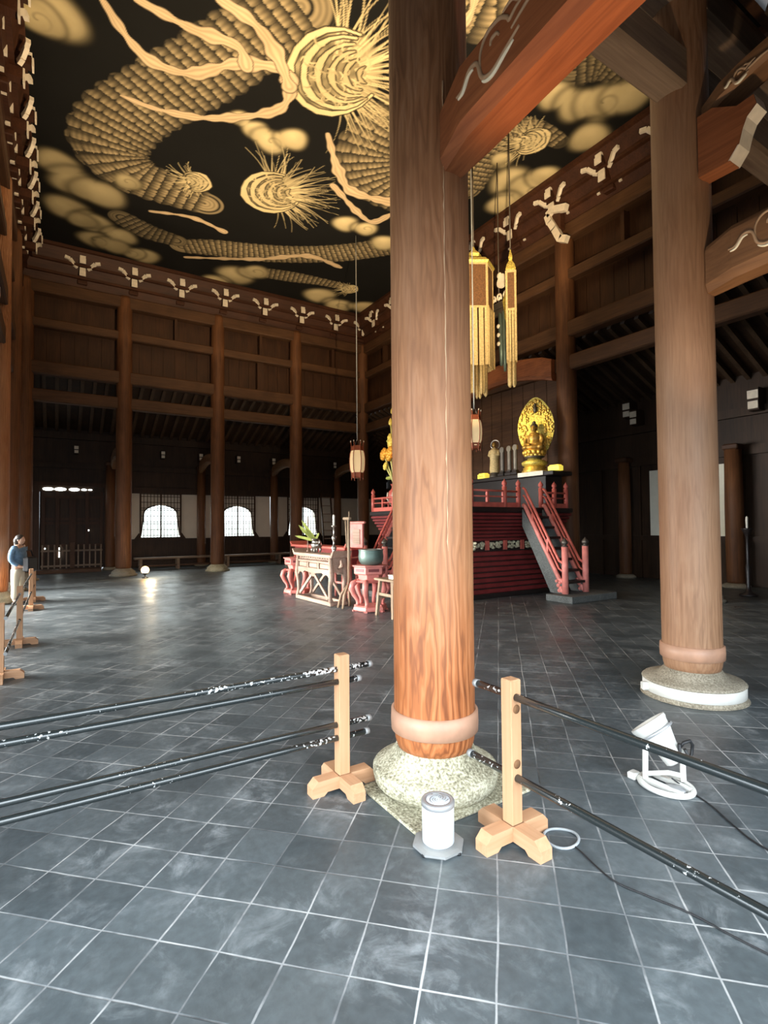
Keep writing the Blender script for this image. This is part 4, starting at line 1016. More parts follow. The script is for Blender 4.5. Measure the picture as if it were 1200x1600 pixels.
# ------------------------------------------------------------------ hanging lanterns
def lantern(label, x, y, z, h, cord_top):
    t = thing('hanging_lantern', label, 'lantern', (x, y, z))
    k = h / .95; n = 6
    prof = [(.155, .14), (.19, .22), (.205, .40), (.205, .52), (.19, .66), (.165, .74)]
    MB().lathe([(r * k, q * k) for r, q in prof], n=n, smooth=False).build('paper_shade', 'lantern_paper', t)
    MB().lathe([(.165 * k, .73 * k), (.155 * k, .86 * k), (.12 * k, .88 * k)], n=n, smooth=False).build('top_frame', 'lantern_wood', t)
    bf = MB().lathe([(.13 * k, .0), (.15 * k, .02 * k), (.16 * k, .145 * k), (.1 * k, .15 * k)], n=n, smooth=False).build('bottom_frame', 'lantern_wood', t)
    for i in range(6):
        a0 = 2 * PI * (i + .5) / 6; rr_ = .148 * k * math.cos(PI / 6)
        MB().box((rr_ * math.cos(a0), rr_ * math.sin(a0), .09 * k), (.012, .075 * k, .03 * k), rz=a0, bev=.004).build('bottom_window', 'lantern_paper', bf)
    for i in range(6):
        a = 2 * PI * i / 6
        P = [((r + .006) * k * math.cos(a), (r + .006) * k * math.sin(a), q * k) for r, q in [(.15, -.06), (.15, .0)] + prof + [(.155, .86), (.16, .93), (.175, .98)]]
        MB().tube(P, .011 * k, 6).build('rib', 'lantern_wood', t)
        MB().ell((.178 * k * math.cos(a), .178 * k * math.sin(a), .99 * k), (.014 * k, .014 * k, .03 * k), 6, 5).build('rib_tip', 'white', t)
    MB().tube([(.1 * k * math.cos(a), .0, .88 * k + .16 * k * math.sin(a)) for a in np.linspace(0, PI, 9)], .008, 6).build('hanger', 'dark_metal', t)
    MB().tube([(0, 0, 1.03 * k), (0, 0, cord_top - z)], .013, 6).build('cord', 'cable_grey', t)
lantern('paper lantern on a long cord hanging in front of the far corner', -12.75, 7.12, 2.84, .98, CZ - .02)
lantern('paper lantern half hidden right of the nearest pillar above the altar', -7.66, 6.9, 2.98, .72, CZ - .02)

# ------------------------------------------------------------------ hanging gold banners with canopies
def banner(label, x, y, zt, zb, r, n=6, frac=(.36, .80)):
    t = thing('hanging_banner', label, 'banner', (x, y, zb))
    H = zt - zb; z1 = H * (1 - frac[0] * 1.0); z2 = H * (1 - frac[1])
    MB().lathe([(r * 1.05, H - .10), (r * 1.15, H - .04), (r * .9, H + .06), (r * .35, H + .16), (r * .45, H + .24), (r * .15, H + .36), (.01, H + .46)], n=n, smooth=False).build('canopy', 'gold_rough', t)
    for i in range(n):
        a = 2 * PI * (i + .5) / n; ca, sa = math.cos(a), math.sin(a); w = 2 * r * math.sin(PI / n); ap = r * math.cos(PI / n)
        MB().box((ap * ca, ap * sa, (H - .08 + z1) / 2), (.015, w * .94, H - .08 - z1), rz=a).build('upper_panel', 'brocade_dark', t)
        st = MB()
        for q in (-.46, -.16, .16, .46):
            if abs(q) > .3: st.box(((ap + .008) * ca - sa * w * q, (ap + .008) * sa + ca * w * q, (H - .08 + z1) / 2), (.025, .028, H - .08 - z1), rz=a)
            st.box(((ap + .008) * ca - sa * w * q, (ap + .008) * sa + ca * w * q, (z1 + z2) / 2 + .05 * abs(q)), (.022, w * .24, z1 - z2), rz=a)
        st.box(((ap + .01) * ca, (ap + .01) * sa, z1), (.03, w * .98, .04), rz=a); st.box(((ap + .01) * ca, (ap + .01) * sa, H - .1), (.03, w * .98, .05), rz=a)
        st.build('gold_strips', 'gold_cloth', t)
        p = MB(); ri = ap * .62
        for q in (-.3, .3): p.tube([(ri * ca - sa * w * q * .7, ri * sa + ca * w * q * .7, z2 + .2), (ri * ca - sa * w * q * .7, ri * sa + ca * w * q * .7, .05), (ri * ca - sa * w * q * .7, ri * sa + ca * w * q * .7, 0.0)], [.035, .035, .008], 8)
        p.build('pendant', 'gold_cloth', t)
    MB().tube([(0, 0, H + .4), (0, 0, CZ - zb - .02)], .015, 6).build('cord', 'dark_metal', t)
banner('big gold hanging banner beside the nearest pillar', -8.72, 7.9, 7.30, 4.36, .42)
banner('slim gold hanging banner, right of the big one', -7.70, 8.0, 6.85, 4.36, .125, n=4)
orn = thing('canopy_ornament', 'carved gilt canopy with scrolls hung between the two gold banners', 'ornament', (-8.50, 8.45, 6.12))
MB().box((0, 0, .32), (.75, .12, .14), bev=.02).box((0, 0, .18), (.6, .1, .14), bev=.02).build('cross_bar', 'dark_metal', orn)
for x in (-.34, -.18, 0.0, .2):
    MB().tube([(x + .07 * math.cos(a) * (1 - a / 9), 0, .52 + .09 * math.sin(a) * (1 - a / 9)) for a in np.linspace(-.6, 6.5, 22)], .024, 7).build('scroll', 'white', orn)
kn = MB(); kn.prism([(.14 * math.cos(a), .13 * math.sin(a) + (.05 if math.sin(a) > .8 else 0)) for a in np.linspace(0, 2 * PI, 21)[:-1]], (.1, 0, .84), (1, 0, 0), (0, 0, 1), (0, 1, 0), .05); kn.ell((.02, 0, 1.02), (.07, .03, .07)).build('round_plaque', 'white', orn)
for dx, dz, m in ((.34, .88, 'gold'), (.42, .94, 'silver'), (.44, .84, 'lacq_pink'), (.36, .76, 'gold')): MB().ell((dx, 0, dz), (.055, .05, .055), 10, 7).build('jewel', m, orn)
MB().tube([(.28, 0, .55), (.24, 0, .35), (.28, 0, .1), (.2, 0, -.05)], [.06, .10, .09, .03], 10).build('carved_end', 'gold_rough', orn)
for x, L in ((.05, 1.2), (.16, 1.35)): MB().tube([(x, 0, .15), (x, 0, .15 - L * .6), (x, 0, .15 - L)], [.06, .055, .03], 8).build('dark_tassel', 'bronze', orn)
for z in (-.15, -.35, -.55): MB().ell((.02, -.05, z), (.05, .03, .05), 8, 6).build('white_tassel_knot', 'white', orn)
MB().tube([(0, 0, .4), (0, 0, CZ - 6.12)], .013, 6).build('cord', 'dark_metal', orn)

# ------------------------------------------------------------------ ritual furniture before the altar
def front_table():
    t = thing('altar_table', 'pale whitewashed carved altar table with crossed front braces', 'table', (-9.47, 4.43, 0), math.radians(2))
    hx, hy = .70, .15
    tp = MB().box((0, 0, .93), (1.68, .40, .055), bev=.01)
    for s_ in (-1, 1): tp.prism([(0, 0), (.05, 0), (.10, .09), (.085, .10), (.0, .03)], (s_ * .80, 0, .935), (s_, 0, 0), (0, 0, 1), (0, 1, 0), .40)
    tp.build('table_top', 'pale_wood', t)
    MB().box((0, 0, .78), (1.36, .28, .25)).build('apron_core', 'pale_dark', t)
    for s_ in (-1, 1):
        y = s_ * .15; ap = MB()
        for z in (.905, .80, .655): ap.box((0, y, z), (1.38, .03, .035))
        for x in (-.69, -.23, .23, .69): ap.box((x, y, .73), (.05, .03, .15))
        for x in (-.69, .69): ap.box((x, y, .855), (.05, .03, .1))
        ap.build('apron_frame', 'pale_wood', t)
        sc_ = MB(); r = random.Random(5)
        for k in range(26):
            x = -.62 + k * .05; sc_.tube([(x, y, .83), (x + .03, y + s_ * .01, .865 + .02 * (k % 2)), (x + .055, y, .84)], .012, 6)
        for c in (-.46, 0, .46): sc_.box((c, y - s_ * .002, .728), (.34, .022, .09), bev=.01)
        sc_.build('apron_carving', 'pale_wood', t)
        fr = MB()
        fr.prism([(-.68, .64), (.68, .64), (.68, .50), (.60, .57), (.45, .56), (.38, .60), (.12, .58), (0, .50), (-.12, .58), (-.38, .60), (-.45, .56), (-.60, .57), (-.68, .50)], (0, y, 0), (1, 0, 0), (0, 0, 1), (0, 1, 0), .03)
        fr.build('scalloped_skirt', 'pale_wood', t)
    for e_ in (-1, 1): MB().prism([(-.14, .9), (.14, .9), (.14, .55), (.10, .62), (-.10, .62), (-.14, .55)], (e_ * .69, 0, 0), (0, 1, 0), (0, 0, 1), (1, 0, 0), .03).build('end_panel', 'pale_wood', t)
    for sx in (-1, 1):
        for sy in (-1, 1):
            x, y = sx * hx, sy * hy
            MB().tube([(x, y, .92), (x + sx * .02, y, .70), (x + sx * .045, y, .56), (x - sx * .01, y, .36), (x - sx * .02, y, .18), (x + sx * .02, y, .07)], [.04, .05, .055, .04, .035, .05], 8).build('leg', 'pale_wood', t)
        MB().box((sx * .70, 0, .05), (.07, .38, .07), bev=.01).build('foot_rail', 'pale_wood', t)
    for sy in (-1, 1):
        MB().box((0, sy * hy, .045), (1.52, .075, .075), bev=.01).build('foot_rail', 'pale_wood', t)
        for sx in (-1, 1): MB().beam((sx * .04, sy * hy, .56), (sx * .62, sy * hy, .13), .03, .055).build('brace', 'pale_wood', t)
    for sx in (-1, 1): MB().tube([(sx * .84, 0, .86), (sx * .88, 0, .76), (sx * .74, 0, .70)], [.02, .04, .02], 8).build('end_scroll', 'pale_wood', t)
front_table()
def cabriole_stand(label, x, y, rz, s=1.0, mat='lacq_pink'):
    t = thing('incense_stand', label, 'stand', (x, y, 0), rz)
    n = 6
    MB().lathe([(.30 * s, .77), (.32 * s, .785), (.32 * s, .80), (.1, .802)], n=n, smooth=False).build('stand_top', mat, t)
    MB().lathe([(.27 * s, .64), (.29 * s, .66), (.29 * s, .775)], n=n, smooth=False).build('panelled_frieze', mat, t)
    pn = MB()
    for i in range(n):
        a = 2 * PI * (i + .5) / n; q = .29 * s * math.cos(PI / n) + .001; pn.box((q * math.cos(a), q * math.sin(a), .72), (.012, .19 * s, .05), rz=a)
    pn.build('frieze_panels', 'lacq_dark', t)
    MB().lathe([(.2 * s, .52), (.22 * s, .64)], n=n, smooth=False).build('neck', mat, t)
    MB().lathe([(.27 * s, .50), (.30 * s, .52), (.27 * s, .54)], n=n, smooth=False).build('shoulder', mat, t)
    for i in range(n):
        a = 2 * PI * i / n; ca, sa = math.cos(a), math.sin(a)
        P = [(.24, .53), (.315, .48), (.34, .40), (.30, .30), (.235, .20), (.225, .13), (.26, .085), (.285, .11)]
        MB().tube([(r * s * ca, r * s * sa, z) for r, z in P], [.045 * s, .055 * s, .055 * s, .042 * s, .034 * s, .034 * s, .032 * s, .015 * s], 8).build('leg', mat, t)
    MB().lathe([(.30 * s, .01), (.31 * s, .03), (.30 * s, .08), (.26 * s, .10)], n=n, smooth=False).build('base_ring', mat, t)
    fm = MB()
    for i in range(n):
        a = 2 * PI * i / n; fm.box((.29 * s * math.cos(a), .29 * s * math.sin(a), .012), (.06, .06, .024), rz=a)
    fm.build('base_feet', mat, t)
    return t
cabriole_stand('pink-red hexagonal stand with curved legs carrying the bronze bowl', -7.98, 4.70, .25)
cabriole_stand('pink-red hexagonal stand left of the pale carved table', -11.02, 4.60, .1)
bw = thing('bowl_gong', 'large green bronze bowl gong on the pink-red stand', 'bowl', (-7.98, 4.72, .802))
MB().lathe([(.10, 0), (.17, .015), (.215, .07), (.225, .15), (.215, .235), (.222, .265), (.21, .27), (.195, .25), (.2, .15), (.15, .05), (.01, .03)], n=40).build('bowl', 'bronze', bw)
MB().lathe([(.212, .262), (.224, .268), (.22, .278), (.206, .274)], n=40, cap=False).build('rim', 'silver', bw)
def stool():
    t = thing('wooden_stool', 'weathered rectangular wooden stool with a white book on it', 'stool', (-7.24, 4.70, 0))
    MB().box((0, 0, .60), (.62, .36, .035), bev=.006).build('seat', 'stool_wood', t)
    for sx in (-1, 1):
        for sy in (-1, 1): MB().beam((sx * .20, sy * .12, .585), (sx * .25, sy * .16, 0.0), .05, .05, up=(0, 1, 0)).build('leg', 'stool_wood', t)
        MB().beam((sx * .225, -.14, .3), (sx * .225, .14, .3), .03, .04).build('stretcher', 'stool_wood', t)
    for sy in (-1, 1): MB().beam((-.23, sy * .14, .36), (.23, sy * .14, .36), .03, .045).build('stretcher', 'stool_wood', t)
stool()
bk = thing('sutra_book', 'thick white folded sutra book lying on the weathered stool', 'book', (-7.08, 4.66, .618), .1)
MB().box((0, 0, .035), (.22, .15, .06), bev=.006).build('pages', 'book', bk)
MB().box((0, 0, .07), (.23, .16, .012), bev=.003).build('cover', 'white', bk)
pl = thing('pole_stand', 'slender pale pole with a small yoke top beside the bowl stand', 'stand', (-8.40, 4.50, 0))
MB().tube([(0, 0, .42), (0, 0, 1.62)], .028, 8).build('pole', 'stool_wood', pl)
MB().box((-.06, 0, 1.63), (.24, .06, .05), bev=.01).build('yoke', 'stool_wood', pl)
MB().tube([(.02, 0, 1.6), (.02, 0, 1.76)], .012, 6).build('spike', 'stool_wood', pl)
MB().tube([(-.12, 0, 1.6), (-.1, 0, 1.4), (-.07, 0, 1.1)], .014, 6).build('hanging_strap', 'stool_wood', pl)
for a in (-2.13, 2.6, -1.1): MB().tube([(0, 0, .44), (.14 * math.cos(a), .14 * math.sin(a), .25), (.20 * math.cos(a), .20 * math.sin(a), .012)], [.025, .03, .02], 8).build('leg', 'stool_wood', pl)
def red_table():
    t = thing('long_altar_table', 'long low red lacquer table standing behind the pale carved table', 'table', (-12.0, 5.72, 0))
    MB().box((0, 0, .98), (3.2, .5, .06), bev=.01).build('table_top', 'lacq', t)
    for s_ in (-1, 1): MB().prism([(0, 0), (.06, 0), (.12, .1), (.1, .11), (0, .03)], (s_ * 1.54, 0, .985), (s_, 0, 0), (0, 0, 1), (0, 1, 0), .5).build('turned_up_end', 'lacq', t)
    MB().box((0, 0, .78), (2.9, .38, .34)).build('apron', 'lacq_dark', t)
    ap = MB()
    for k in range(9): ap.tube([(-1.3 + k * .3, -.2, .74), (-1.2 + k * .3, -.21, .84), (-1.08 + k * .3, -.2, .78), (-1.0 + k * .3, -.2, .68)], .025, 6)
    ap.build('apron_carving', 'lacq', t)
    for sx in (-1, 1):
        for sy in (-1, 1): MB().tube([(sx * 1.4, sy * .18, .7), (sx * 1.44, sy * .19, .5), (sx * 1.38, sy * .18, .2), (sx * 1.42, sy * .19, 0)], [.06, .065, .045, .05], 8).build('leg', 'lacq', t)
red_table()
ch = thing('lacquer_chair', 'red lacquer chair with panelled back before the altar stairs', 'chair', (-9.82, 5.28, 0), math.radians(8))
MB().box((0, 0, .62), (.52, .46, .05), bev=.01).build('seat', 'lacq_pink', ch)
for sx in (-1, 1):
    for sy in (-1, 1):
        MB().tube([(sx * .23, sy * .20, 0), (sx * .23, sy * .20, 1.0 if sy > 0 else .62)], .028, 8).build('leg', 'lacq_pink', ch)
    MB().tube([(sx * .24, .20, .84), (sx * .25, -.14, .82), (sx * .24, -.2, .64)], .022, 8).build('armrest', 'lacq_pink', ch)
bb = MB().box((0, .20, 1.28), (.44, .05, .52), bev=.012).build('backrest', 'lacq_pink', ch)
MB().box((.02, .17, 1.26), (.24, .02, .32), bev=.006).build('back_panel', 'pale_wood', bb)
MB().box((0, .2, 1.565), (.58, .06, .05), bev=.015).build('top_rail', 'lacq_pink', ch)
MB().box((0, -.2, .3), (.46, .03, .04)).build('stretcher', 'lacq_pink', ch)
# things on the carved table
TZ = .961
cn = thing('candlestick', 'tall dark pewter candlestick with a white candle', 'candlestick', (-9.0, 4.50, TZ))
MB().lathe([(.06, 0), (.065, .015), (.03, .04), (.05, .09), (.055, .13), (.02, .17), (.018, .24), (.04, .28), (.045, .32), (.015, .36), (.015, .50), (.05, .53), (.05, .54), (.01, .545)], n=20).build('stem', 'silver', cn)
MB().lathe([(.02, .54), (.024, .74), (.004, .755)], n=12).build('candle', 'book', cn)
ib = thing('incense_burner', 'round pewter incense burner on three feet on the pale table', 'incense burner', (-9.62, 4.42, TZ + .012))
MB().lathe([(.05, .07), (.10, .09), (.115, .14), (.10, .19), (.085, .2), (.1, .215), (.09, .22), (.07, .2)], n=24).build('bowl', 'silver', ib)
for a in (.5, 2.6, 4.7): MB().tube([(.08 * math.cos(a), .08 * math.sin(a), .10), (.10 * math.cos(a), .10 * math.sin(a), .05), (.085 * math.cos(a), .085 * math.sin(a), 0)], [.03, .025, .02], 8).build('foot', 'silver', ib)
for s_ in (-1, 1): MB().tube([(s_ * .1, 0, .17), (s_ * .145, 0, .19), (s_ * .135, 0, .25)], .015, 8).build('handle', 'silver', ib)
lv = thing('leaf_vase', 'dark vase with yellow-green leaves fanning to the left', 'vase', (-9.86, 4.50, TZ))
MB().lathe([(.05, 0), (.06, .02), (.035, .06), (.075, .15), (.06, .22), (.09, .27), (.085, .28), (.05, .24)], n=20).build('vase', 'dark_metal', lv)
for dx, dz, w in ((-.34, .56, .035), (-.28, .66, .035), (-.42, .34, .03), (-.2, .5, .03), (-.1, .42, .03), (-.3, .48, .03), (.08, .4, .025)):
    MB().prism([(0, -.02), (.3, -w), (.8, -w * .8), (1.0, 0), (.8, w * .8), (.3, w), (0, .02)], (0, 0, .24), Vector((dx * .53, dx * .85, dz - .24)), Vector((-(dz - .24) * .53, -(dz - .24) * .85, dx)).normalized(), (.85, -.53, 0), .012).build('leaf', 'leaf', lv)
st = thing('tall_stick', 'thin pale stick standing upright at the left of the pale table', 'stick', (-10.14, 4.46, TZ))
MB().tube([(0, 0, .02), (0, 0, .74)], .010, 6).build('rod', 'pale_wood', st)
MB().lathe([(.03, 0), (.03, .02), (.012, .04)], n=12).build('foot', 'pale_wood', st)
# ladder by the far wall
ld = thing('ladder', 'pale ladder leaning upright against the far window wall', 'ladder', (-20.85, 10.22, 0))
for s_ in (-1, 1): MB().beam((0.02, s_ * .24, 0.01), (-.42, s_ * .24, 3.0), .05, .06, up=(1, 0, 0)).build('side_rail', 'dark_z', ld)
for k in range(8): MB().tube([(.02 - .44 * (k + .6) / 8.2, -.26, 3.0 * (k + .6) / 8.2), (.02 - .44 * (k + .6) / 8.2, .26, 3.0 * (k + .6) / 8.2)], .02, 6).build('rung', 'pale_wood', ld)
# low bench along the window wall
for lab, y0, y1 in (('low dark wooden bench below the first bell window', 2.3, 5.2), ('low dark wooden bench below the second and third bell windows', 5.35, 9.9)):
    b_ = thing('low_bench', lab, 'bench', (-20.3, (y0 + y1) / 2, 0))
    L = y1 - y0
    MB().box((0, 0, .40), (.42, L, .06), bev=.008).build('seat', 'grey_y', b_)
    for k in (-1, 0, 1):
        for sx in (-.15, .15): MB().box((sx, k * (L / 2 - .2), .185), (.08, .09, .37)).build('leg', 'grey_y', b_)
    MB().box((0, 0, .13), (.06, L - .3, .06)).build('stretcher', 'dark_y', b_)
# low sill step by door
tag(MB().box((-20.75, .15, .06), (.7, 2.3, .12), bev=.01).build('door_step', 'dark_y'), 'low timber step before the far double door', 'step')

# ------------------------------------------------------------------ lamps on the floor
gl = thing('floor_lamp', 'small glowing floor lamp at the foot of the window-wall pillar', 'lamp', (-16.95, 2.22, 0))
MB().lathe([(.09, 0), (.09, .02), (.02, .03), (.02, .12)], n=16).build('base', 'black', gl)
MB().lathe([(.03, .10), (.07, .12), (.08, .15), (.075, .155)], n=16).build('socket', 'black', gl)
MB().ell((0, 0, .235), (.115, .115, .115), 16, 10).build('bulb', 'glow', gl)
def spotlight():
    t = thing('floor_spotlight', 'white metal floor spotlight with round base near the hooped pillar', 'spotlight', (-1.69, 2.92, 0), 0.0)
    # base hoop on the floor
    b = MB().tube([(.14 * math.cos(a), .115 * math.sin(a), .016) for a in np.linspace(0, 2 * PI, 33)[:-1]], .016, 8, closed=True).build('base_ring', 'white_metal', t)
    MB().beam((-.13, -.04, .02), (.12, -.05, .02), .03, .025).build('base_bar', 'white_metal', t)
    MB().beam((-.10, .06, .02), (.12, .04, .02), .03, .025).build('base_bar', 'white_metal', t)
    MB().ell((.06, -.01, .02), (.06, .04, .02), 12, 6).build('dark_pad', 'grey_metal', t)
    MB().box((-.16, -.05, .02), (.05, .06, .04), bev=.006).build('foot', 'white_metal', t)
    MB().beam((-.09, -.05, .03), (-.08, -.06, .22), .028, .016).build('bracket_arm', 'white_metal', t)
    MB().beam((.05, .09, .03), (.04, .10, .20), .028, .016).build('bracket_arm', 'white_metal', t)
    MB().tube([(-.08, -.05, .06), (.0, .03, .075), (.05, .09, .06)], .014, 8).build('yoke_bar', 'white_metal', t)
    hd = bpy.data.objects.new('lamp_head', None); COL.objects.link(hd); hd.parent = t
    hd.location = (-.02, .02, .235); hd.rotation_euler = Vector((-.60, -.16, .74)).to_track_quat('Z', 'Y').to_euler()
    MB().lathe([(.045, -.11), (.06, -.10), (.065, -.02), (.09, .05), (.10, .10), (.108, .115), (.108, .13), (.098, .132), (.09, .11)], n=32).build('lamp_can', 'white_metal', hd)
    MB().lathe([(.095, .108), (.06, .118), (.001, .12)], n=32, cap=False).build('lens', M['lens'], hd)
    MB().lathe([(.1085, .06), (.112, .064), (.112, .072), (.1085, .076)], n=32, cap=False).build('rim_band', 'grey_metal', hd)
    rt, tw = Vector((.53, .85, 0)), Vector((.85, -.53, 0)); c0 = Vector((-.02, .02, .235)) + tw * .05
    MB().tube([c0 + rt * a + tw * b_ + Vector((0, 0, z)) for a, b_, z in ((.05, .02, .0), (.07, .03, .035), (.105, .03, .045), (.125, .02, .02), (.12, .02, -.03), (.10, .03, -.05), (.075, .03, .0))], .009, 8).build('black_handle', 'black', t)
    MB().tube([c0 + rt * a + Vector((0, 0, z)) + tw * .03 for a, z in ((.045, .03), (.05, -.03), (.06, -.05))], .009, 8).build('handle_strap', 'black', t)
    return t
M['lens'] = emit('warm_lens', (1.0, 0.8, 0.45), 2.0)
spotlight()
def cable(name, label, pts, r, mat, n=5):
    P = []; pts = [Vector(p) for p in pts]
    for i in range(len(pts) - 1):
        p0, p1, p2, p3 = pts[max(i - 1, 0)], pts[i], pts[i + 1], pts[min(i + 2, len(pts) - 1)]
        for k in range(n):
            f_ = k / n; P.append(.5 * (2 * p1 + (p2 - p0) * f_ + (2 * p0 - 5 * p1 + 4 * p2 - p3) * f_ ** 2 + (3 * p1 - p0 - 3 * p2 + p3) * f_ ** 3))
    P.append(pts[-1])
    return tag(MB().tube(P, r, 8).build(name, mat), label, 'cable')
cable('power_cable', 'thin black cable running right from the white floor spotlight', [(-1.66, 2.93, .06), (-1.60, 2.98, .008), (-1.45, 2.92, .006), (-1.28, 2.81, .006), (-1.12, 2.74, .006), (-.6, 2.66, .006), (.2, 2.7, .006)], .004, 'black')
cable('power_cable', 'thin black cable crossing the tiles below the lower right rod', [(-1.62, 2.03, .006), (-1.57, 2.02, .006), (-1.38, 1.97, .006), (-1.25, 2.0, .006), (-1.1, 2.05, .006), (-.86, 2.08, .006), (-.3, 2.2, .006), (.3, 2.2, .006)], .0035, 'black')
rg = MB().tube([(-1.685 + .075 * math.cos(a), 2.03 + .083 * math.sin(a), .008 + .004 * math.sin(a * 2)) for a in np.linspace(0, 2 * PI, 41)[:-1]], .0065, 8, closed=True)
tag(rg.build('hose_ring', 'cable_grey'), 'thin grey ring of tubing on the floor beside the right barrier post', 'ring')

# ------------------------------------------------------------------ barrier posts and rods
def barrier_post(label, x, y, rz=0.0, h=.755, holes=(.674, .612, .36, .296), empty=(), along='y'):
    t = thing('barrier_post', label, 'post', (x, y, 0), rz, 'wooden barrier posts')
    MB().box((0, 0, h / 2 + .02), (.066, .066, h - .04), bev=.004).build('upright', 'new_wood', t)
    prof = [(-.20, 0), (-.13, 0), (-.11, .018), (.11, .018), (.13, 0), (.20, 0), (.20, .05), (.165, .085), (-.165, .085), (-.20, .05)]
    MB().prism(prof, (0, 0, 0), (1, 0, 0), (0, 0, 1), (0, 1, 0), .075).build('cross_foot', 'new_wood_x', t)
    MB().prism(prof, (0, 0, 0), (0, 1, 0), (0, 0, 1), (1, 0, 0), .0745).build('cross_foot', 'new_wood_y', t)
    for z in empty:
        for s_ in (-1, 1):
            o = MB().lathe([(.0, -.001), (.019, 0), (.021, .002), (.021, .004), (.0, .0041)], n=20)
            ob = o.build('peg_hole', 'hole', t)
            ob.rotation_euler = (PI / 2 * (1 if along == 'y' else 0), PI / 2 * s_ if along == 'x' else 0, 0)
            if along == 'y': ob.rotation_euler = (-s_ * PI / 2, 0, 0)
            ob.location = (0, s_ * .032, z) if along == 'y' else (s_ * .032, 0, z)
    return t
M['hole'] = flat('hole_shadow', (0.16, 0.075, 0.03), 0.8)
barrier_post('pale barrier post left of the nearest pillar, four rods through it', -2.69, 1.39, empty=(), along='y')
barrier_post('pale barrier post right of the nearest pillar, holding two rods', -1.81, 1.84, empty=(.619, .363), along='x')
barrier_post('barrier post just outside the left edge holding the four near rods', -2.69, -.52)
for x, lab in ((-6.40, 'nearest barrier post in the row along the left edge'), (-8.17, 'second barrier post in the row along the left edge'), (-11.6, 'third barrier post in the left row, by the visitor'), (-13.0, 'farthest barrier post in the left row, beyond the visitor')):
    barrier_post(lab, x, -.47 if x > -7 else -.40)
def rod(label, a, b, r=.0165, group=None):
    a, b = Vector(a), Vector(b); d = b - a; L = d.length
    t = thing('barrier_rod', label, 'rod', a, math.atan2(d.y, d.x), group, kind='thing')
    MB().tube([(0, 0, 0), (L * .25, 0, 0), (L * .5, 0, 0), (L * .75, 0, 0), (L, 0, 0)], r, 14).build('rod', 'rod', t)
    for s_ in (0, 1):
        MB().tube([(-.012 + s_ * L, 0, 0), (.014 + s_ * L, 0, 0)], r * 1.14, 14).build('end_cap', 'tray', t)
rod('highest of the four black rods left of the nearest pillar', (-2.69, -.66, .672), (-2.69, 1.575, .672))
rod('second highest black rod left of the nearest pillar', (-2.675, -.66, .605), (-2.675, 1.49, .598))
rod('third highest black rod left of the nearest pillar', (-2.69, -.66, .358), (-2.69, 1.565, .356))
rod('lowest of the four black rods left of the nearest pillar', (-2.68, -.66, .288), (-2.68, 1.545, .298))
rod('upper black rod running right from the right barrier post', (-2.05, 1.84, .674), (.55, 1.84, .682), .018)
rod('lower black rod running right from the right barrier post', (-2.10, 1.84, .298), (.55, 1.84, .306), .018)
for a, b, nm in ((-6.0, -8.45, 'nearest'), (-8.0, -11.9, 'middle'), (-11.4, -13.3, 'farthest')):
    for z, w in ((.66, 'upper'), (.33, 'lower')): rod('%s thin rod in the %s gap of the left barrier row' % (w, nm), (a, -.40, z), (b, -.40, z), .014)

# ------------------------------------------------------------------ white lidded canister on octagonal tray
cn = thing('white_canister', 'white lidded canister on a grey octagonal tray before the nearest pillar', 'canister', (-1.965, 1.515, 0))
MB().lathe([(.115, .0), (.122, .006), (.122, .016), (.10, .02), (.02, .02)], n=8, smooth=False, rz=PI / 8).build('octagonal_tray', 'tray', cn)
for a in range(4): MB().lathe([(.012, 0), (.012, .01)], (.11 * math.cos(a * PI / 2 + .3), .11 * math.sin(a * PI / 2 + .3), 0), 10).build('tray_foot', 'black', cn)
MB().lathe([(.066, .018), (.074, .026), (.0745, .185), (.072, .19)], n=40).build('can_body', 'white_can', cn)
MB().lathe([(.075, .186), (.078, .19), (.078, .206), (.074, .212), (.058, .213), (.056, .208), (.02, .208)], n=40).build('lid', 'grey_metal', cn)
em = MB().lathe([(.055, .208), (.054, .212), (.002, .2125)], n=32, cap=False).build('lid_disc', 'white_can', cn)
sw = MB()
for k in range(3):
    sw.tube([((.012 + .037 * f_) * math.cos(k * 2.09 + f_ * 3.0), (.012 + .037 * f_) * math.sin(k * 2.09 + f_ * 3.0), .2135) for f_ in np.linspace(0, 1, 12)], .0022, 6)
    sw.tube([((.010 + .030 * f_) * math.cos(1 + k * 2.09 + f_ * 2.4), (.010 + .030 * f_) * math.sin(1 + k * 2.09 + f_ * 2.4), .2135) for f_ in np.linspace(0, 1, 12)], .0016, 6)
sw.build('swirl_relief', 'grey_metal', em)
ang = math.atan2(-1.515, 1.965)
lbl = MB(); P = []
for i in range(15):
    a = ang - .95 + 1.9 * i / 14; P += [(.0752 * math.cos(a), .0752 * math.sin(a), .03), (.0752 * math.cos(a), .0752 * math.sin(a), .172)]
lbl.add(P, [(2 * i, 2 * i + 2, 2 * i + 3, 2 * i + 1) for i in range(14)], True).build('front_panel', 'book', cn)
hn = MB(); hn.tube([(.0765 * math.cos(ang + q), .0765 * math.sin(ang + q), .158 - .006 * math.cos(q * 4)) for q in np.linspace(-.4, .4, 9)], .004, 6); hn.build('grip', 'grey_metal', cn)

# ------------------------------------------------------------------ small stand at the right edge
cd = thing('candle_stand', 'dark slender candle stand in shadow at the right edge', 'candle stand', (-5.1, 11.95, 0))
MB().lathe([(.16, 0), (.17, .03), (.06, .08), (.035, .2), (.05, .6), (.03, .65), (.03, 1.2), (.06, 1.28), (.10, 1.36), (.10, 1.38), (.02, 1.385)], n=18).build('stand', 'lacq_black', cd)
MB().lathe([(.02, 1.38), (.022, 1.6), (.003, 1.63)], n=10).build('candle', 'book', cd)

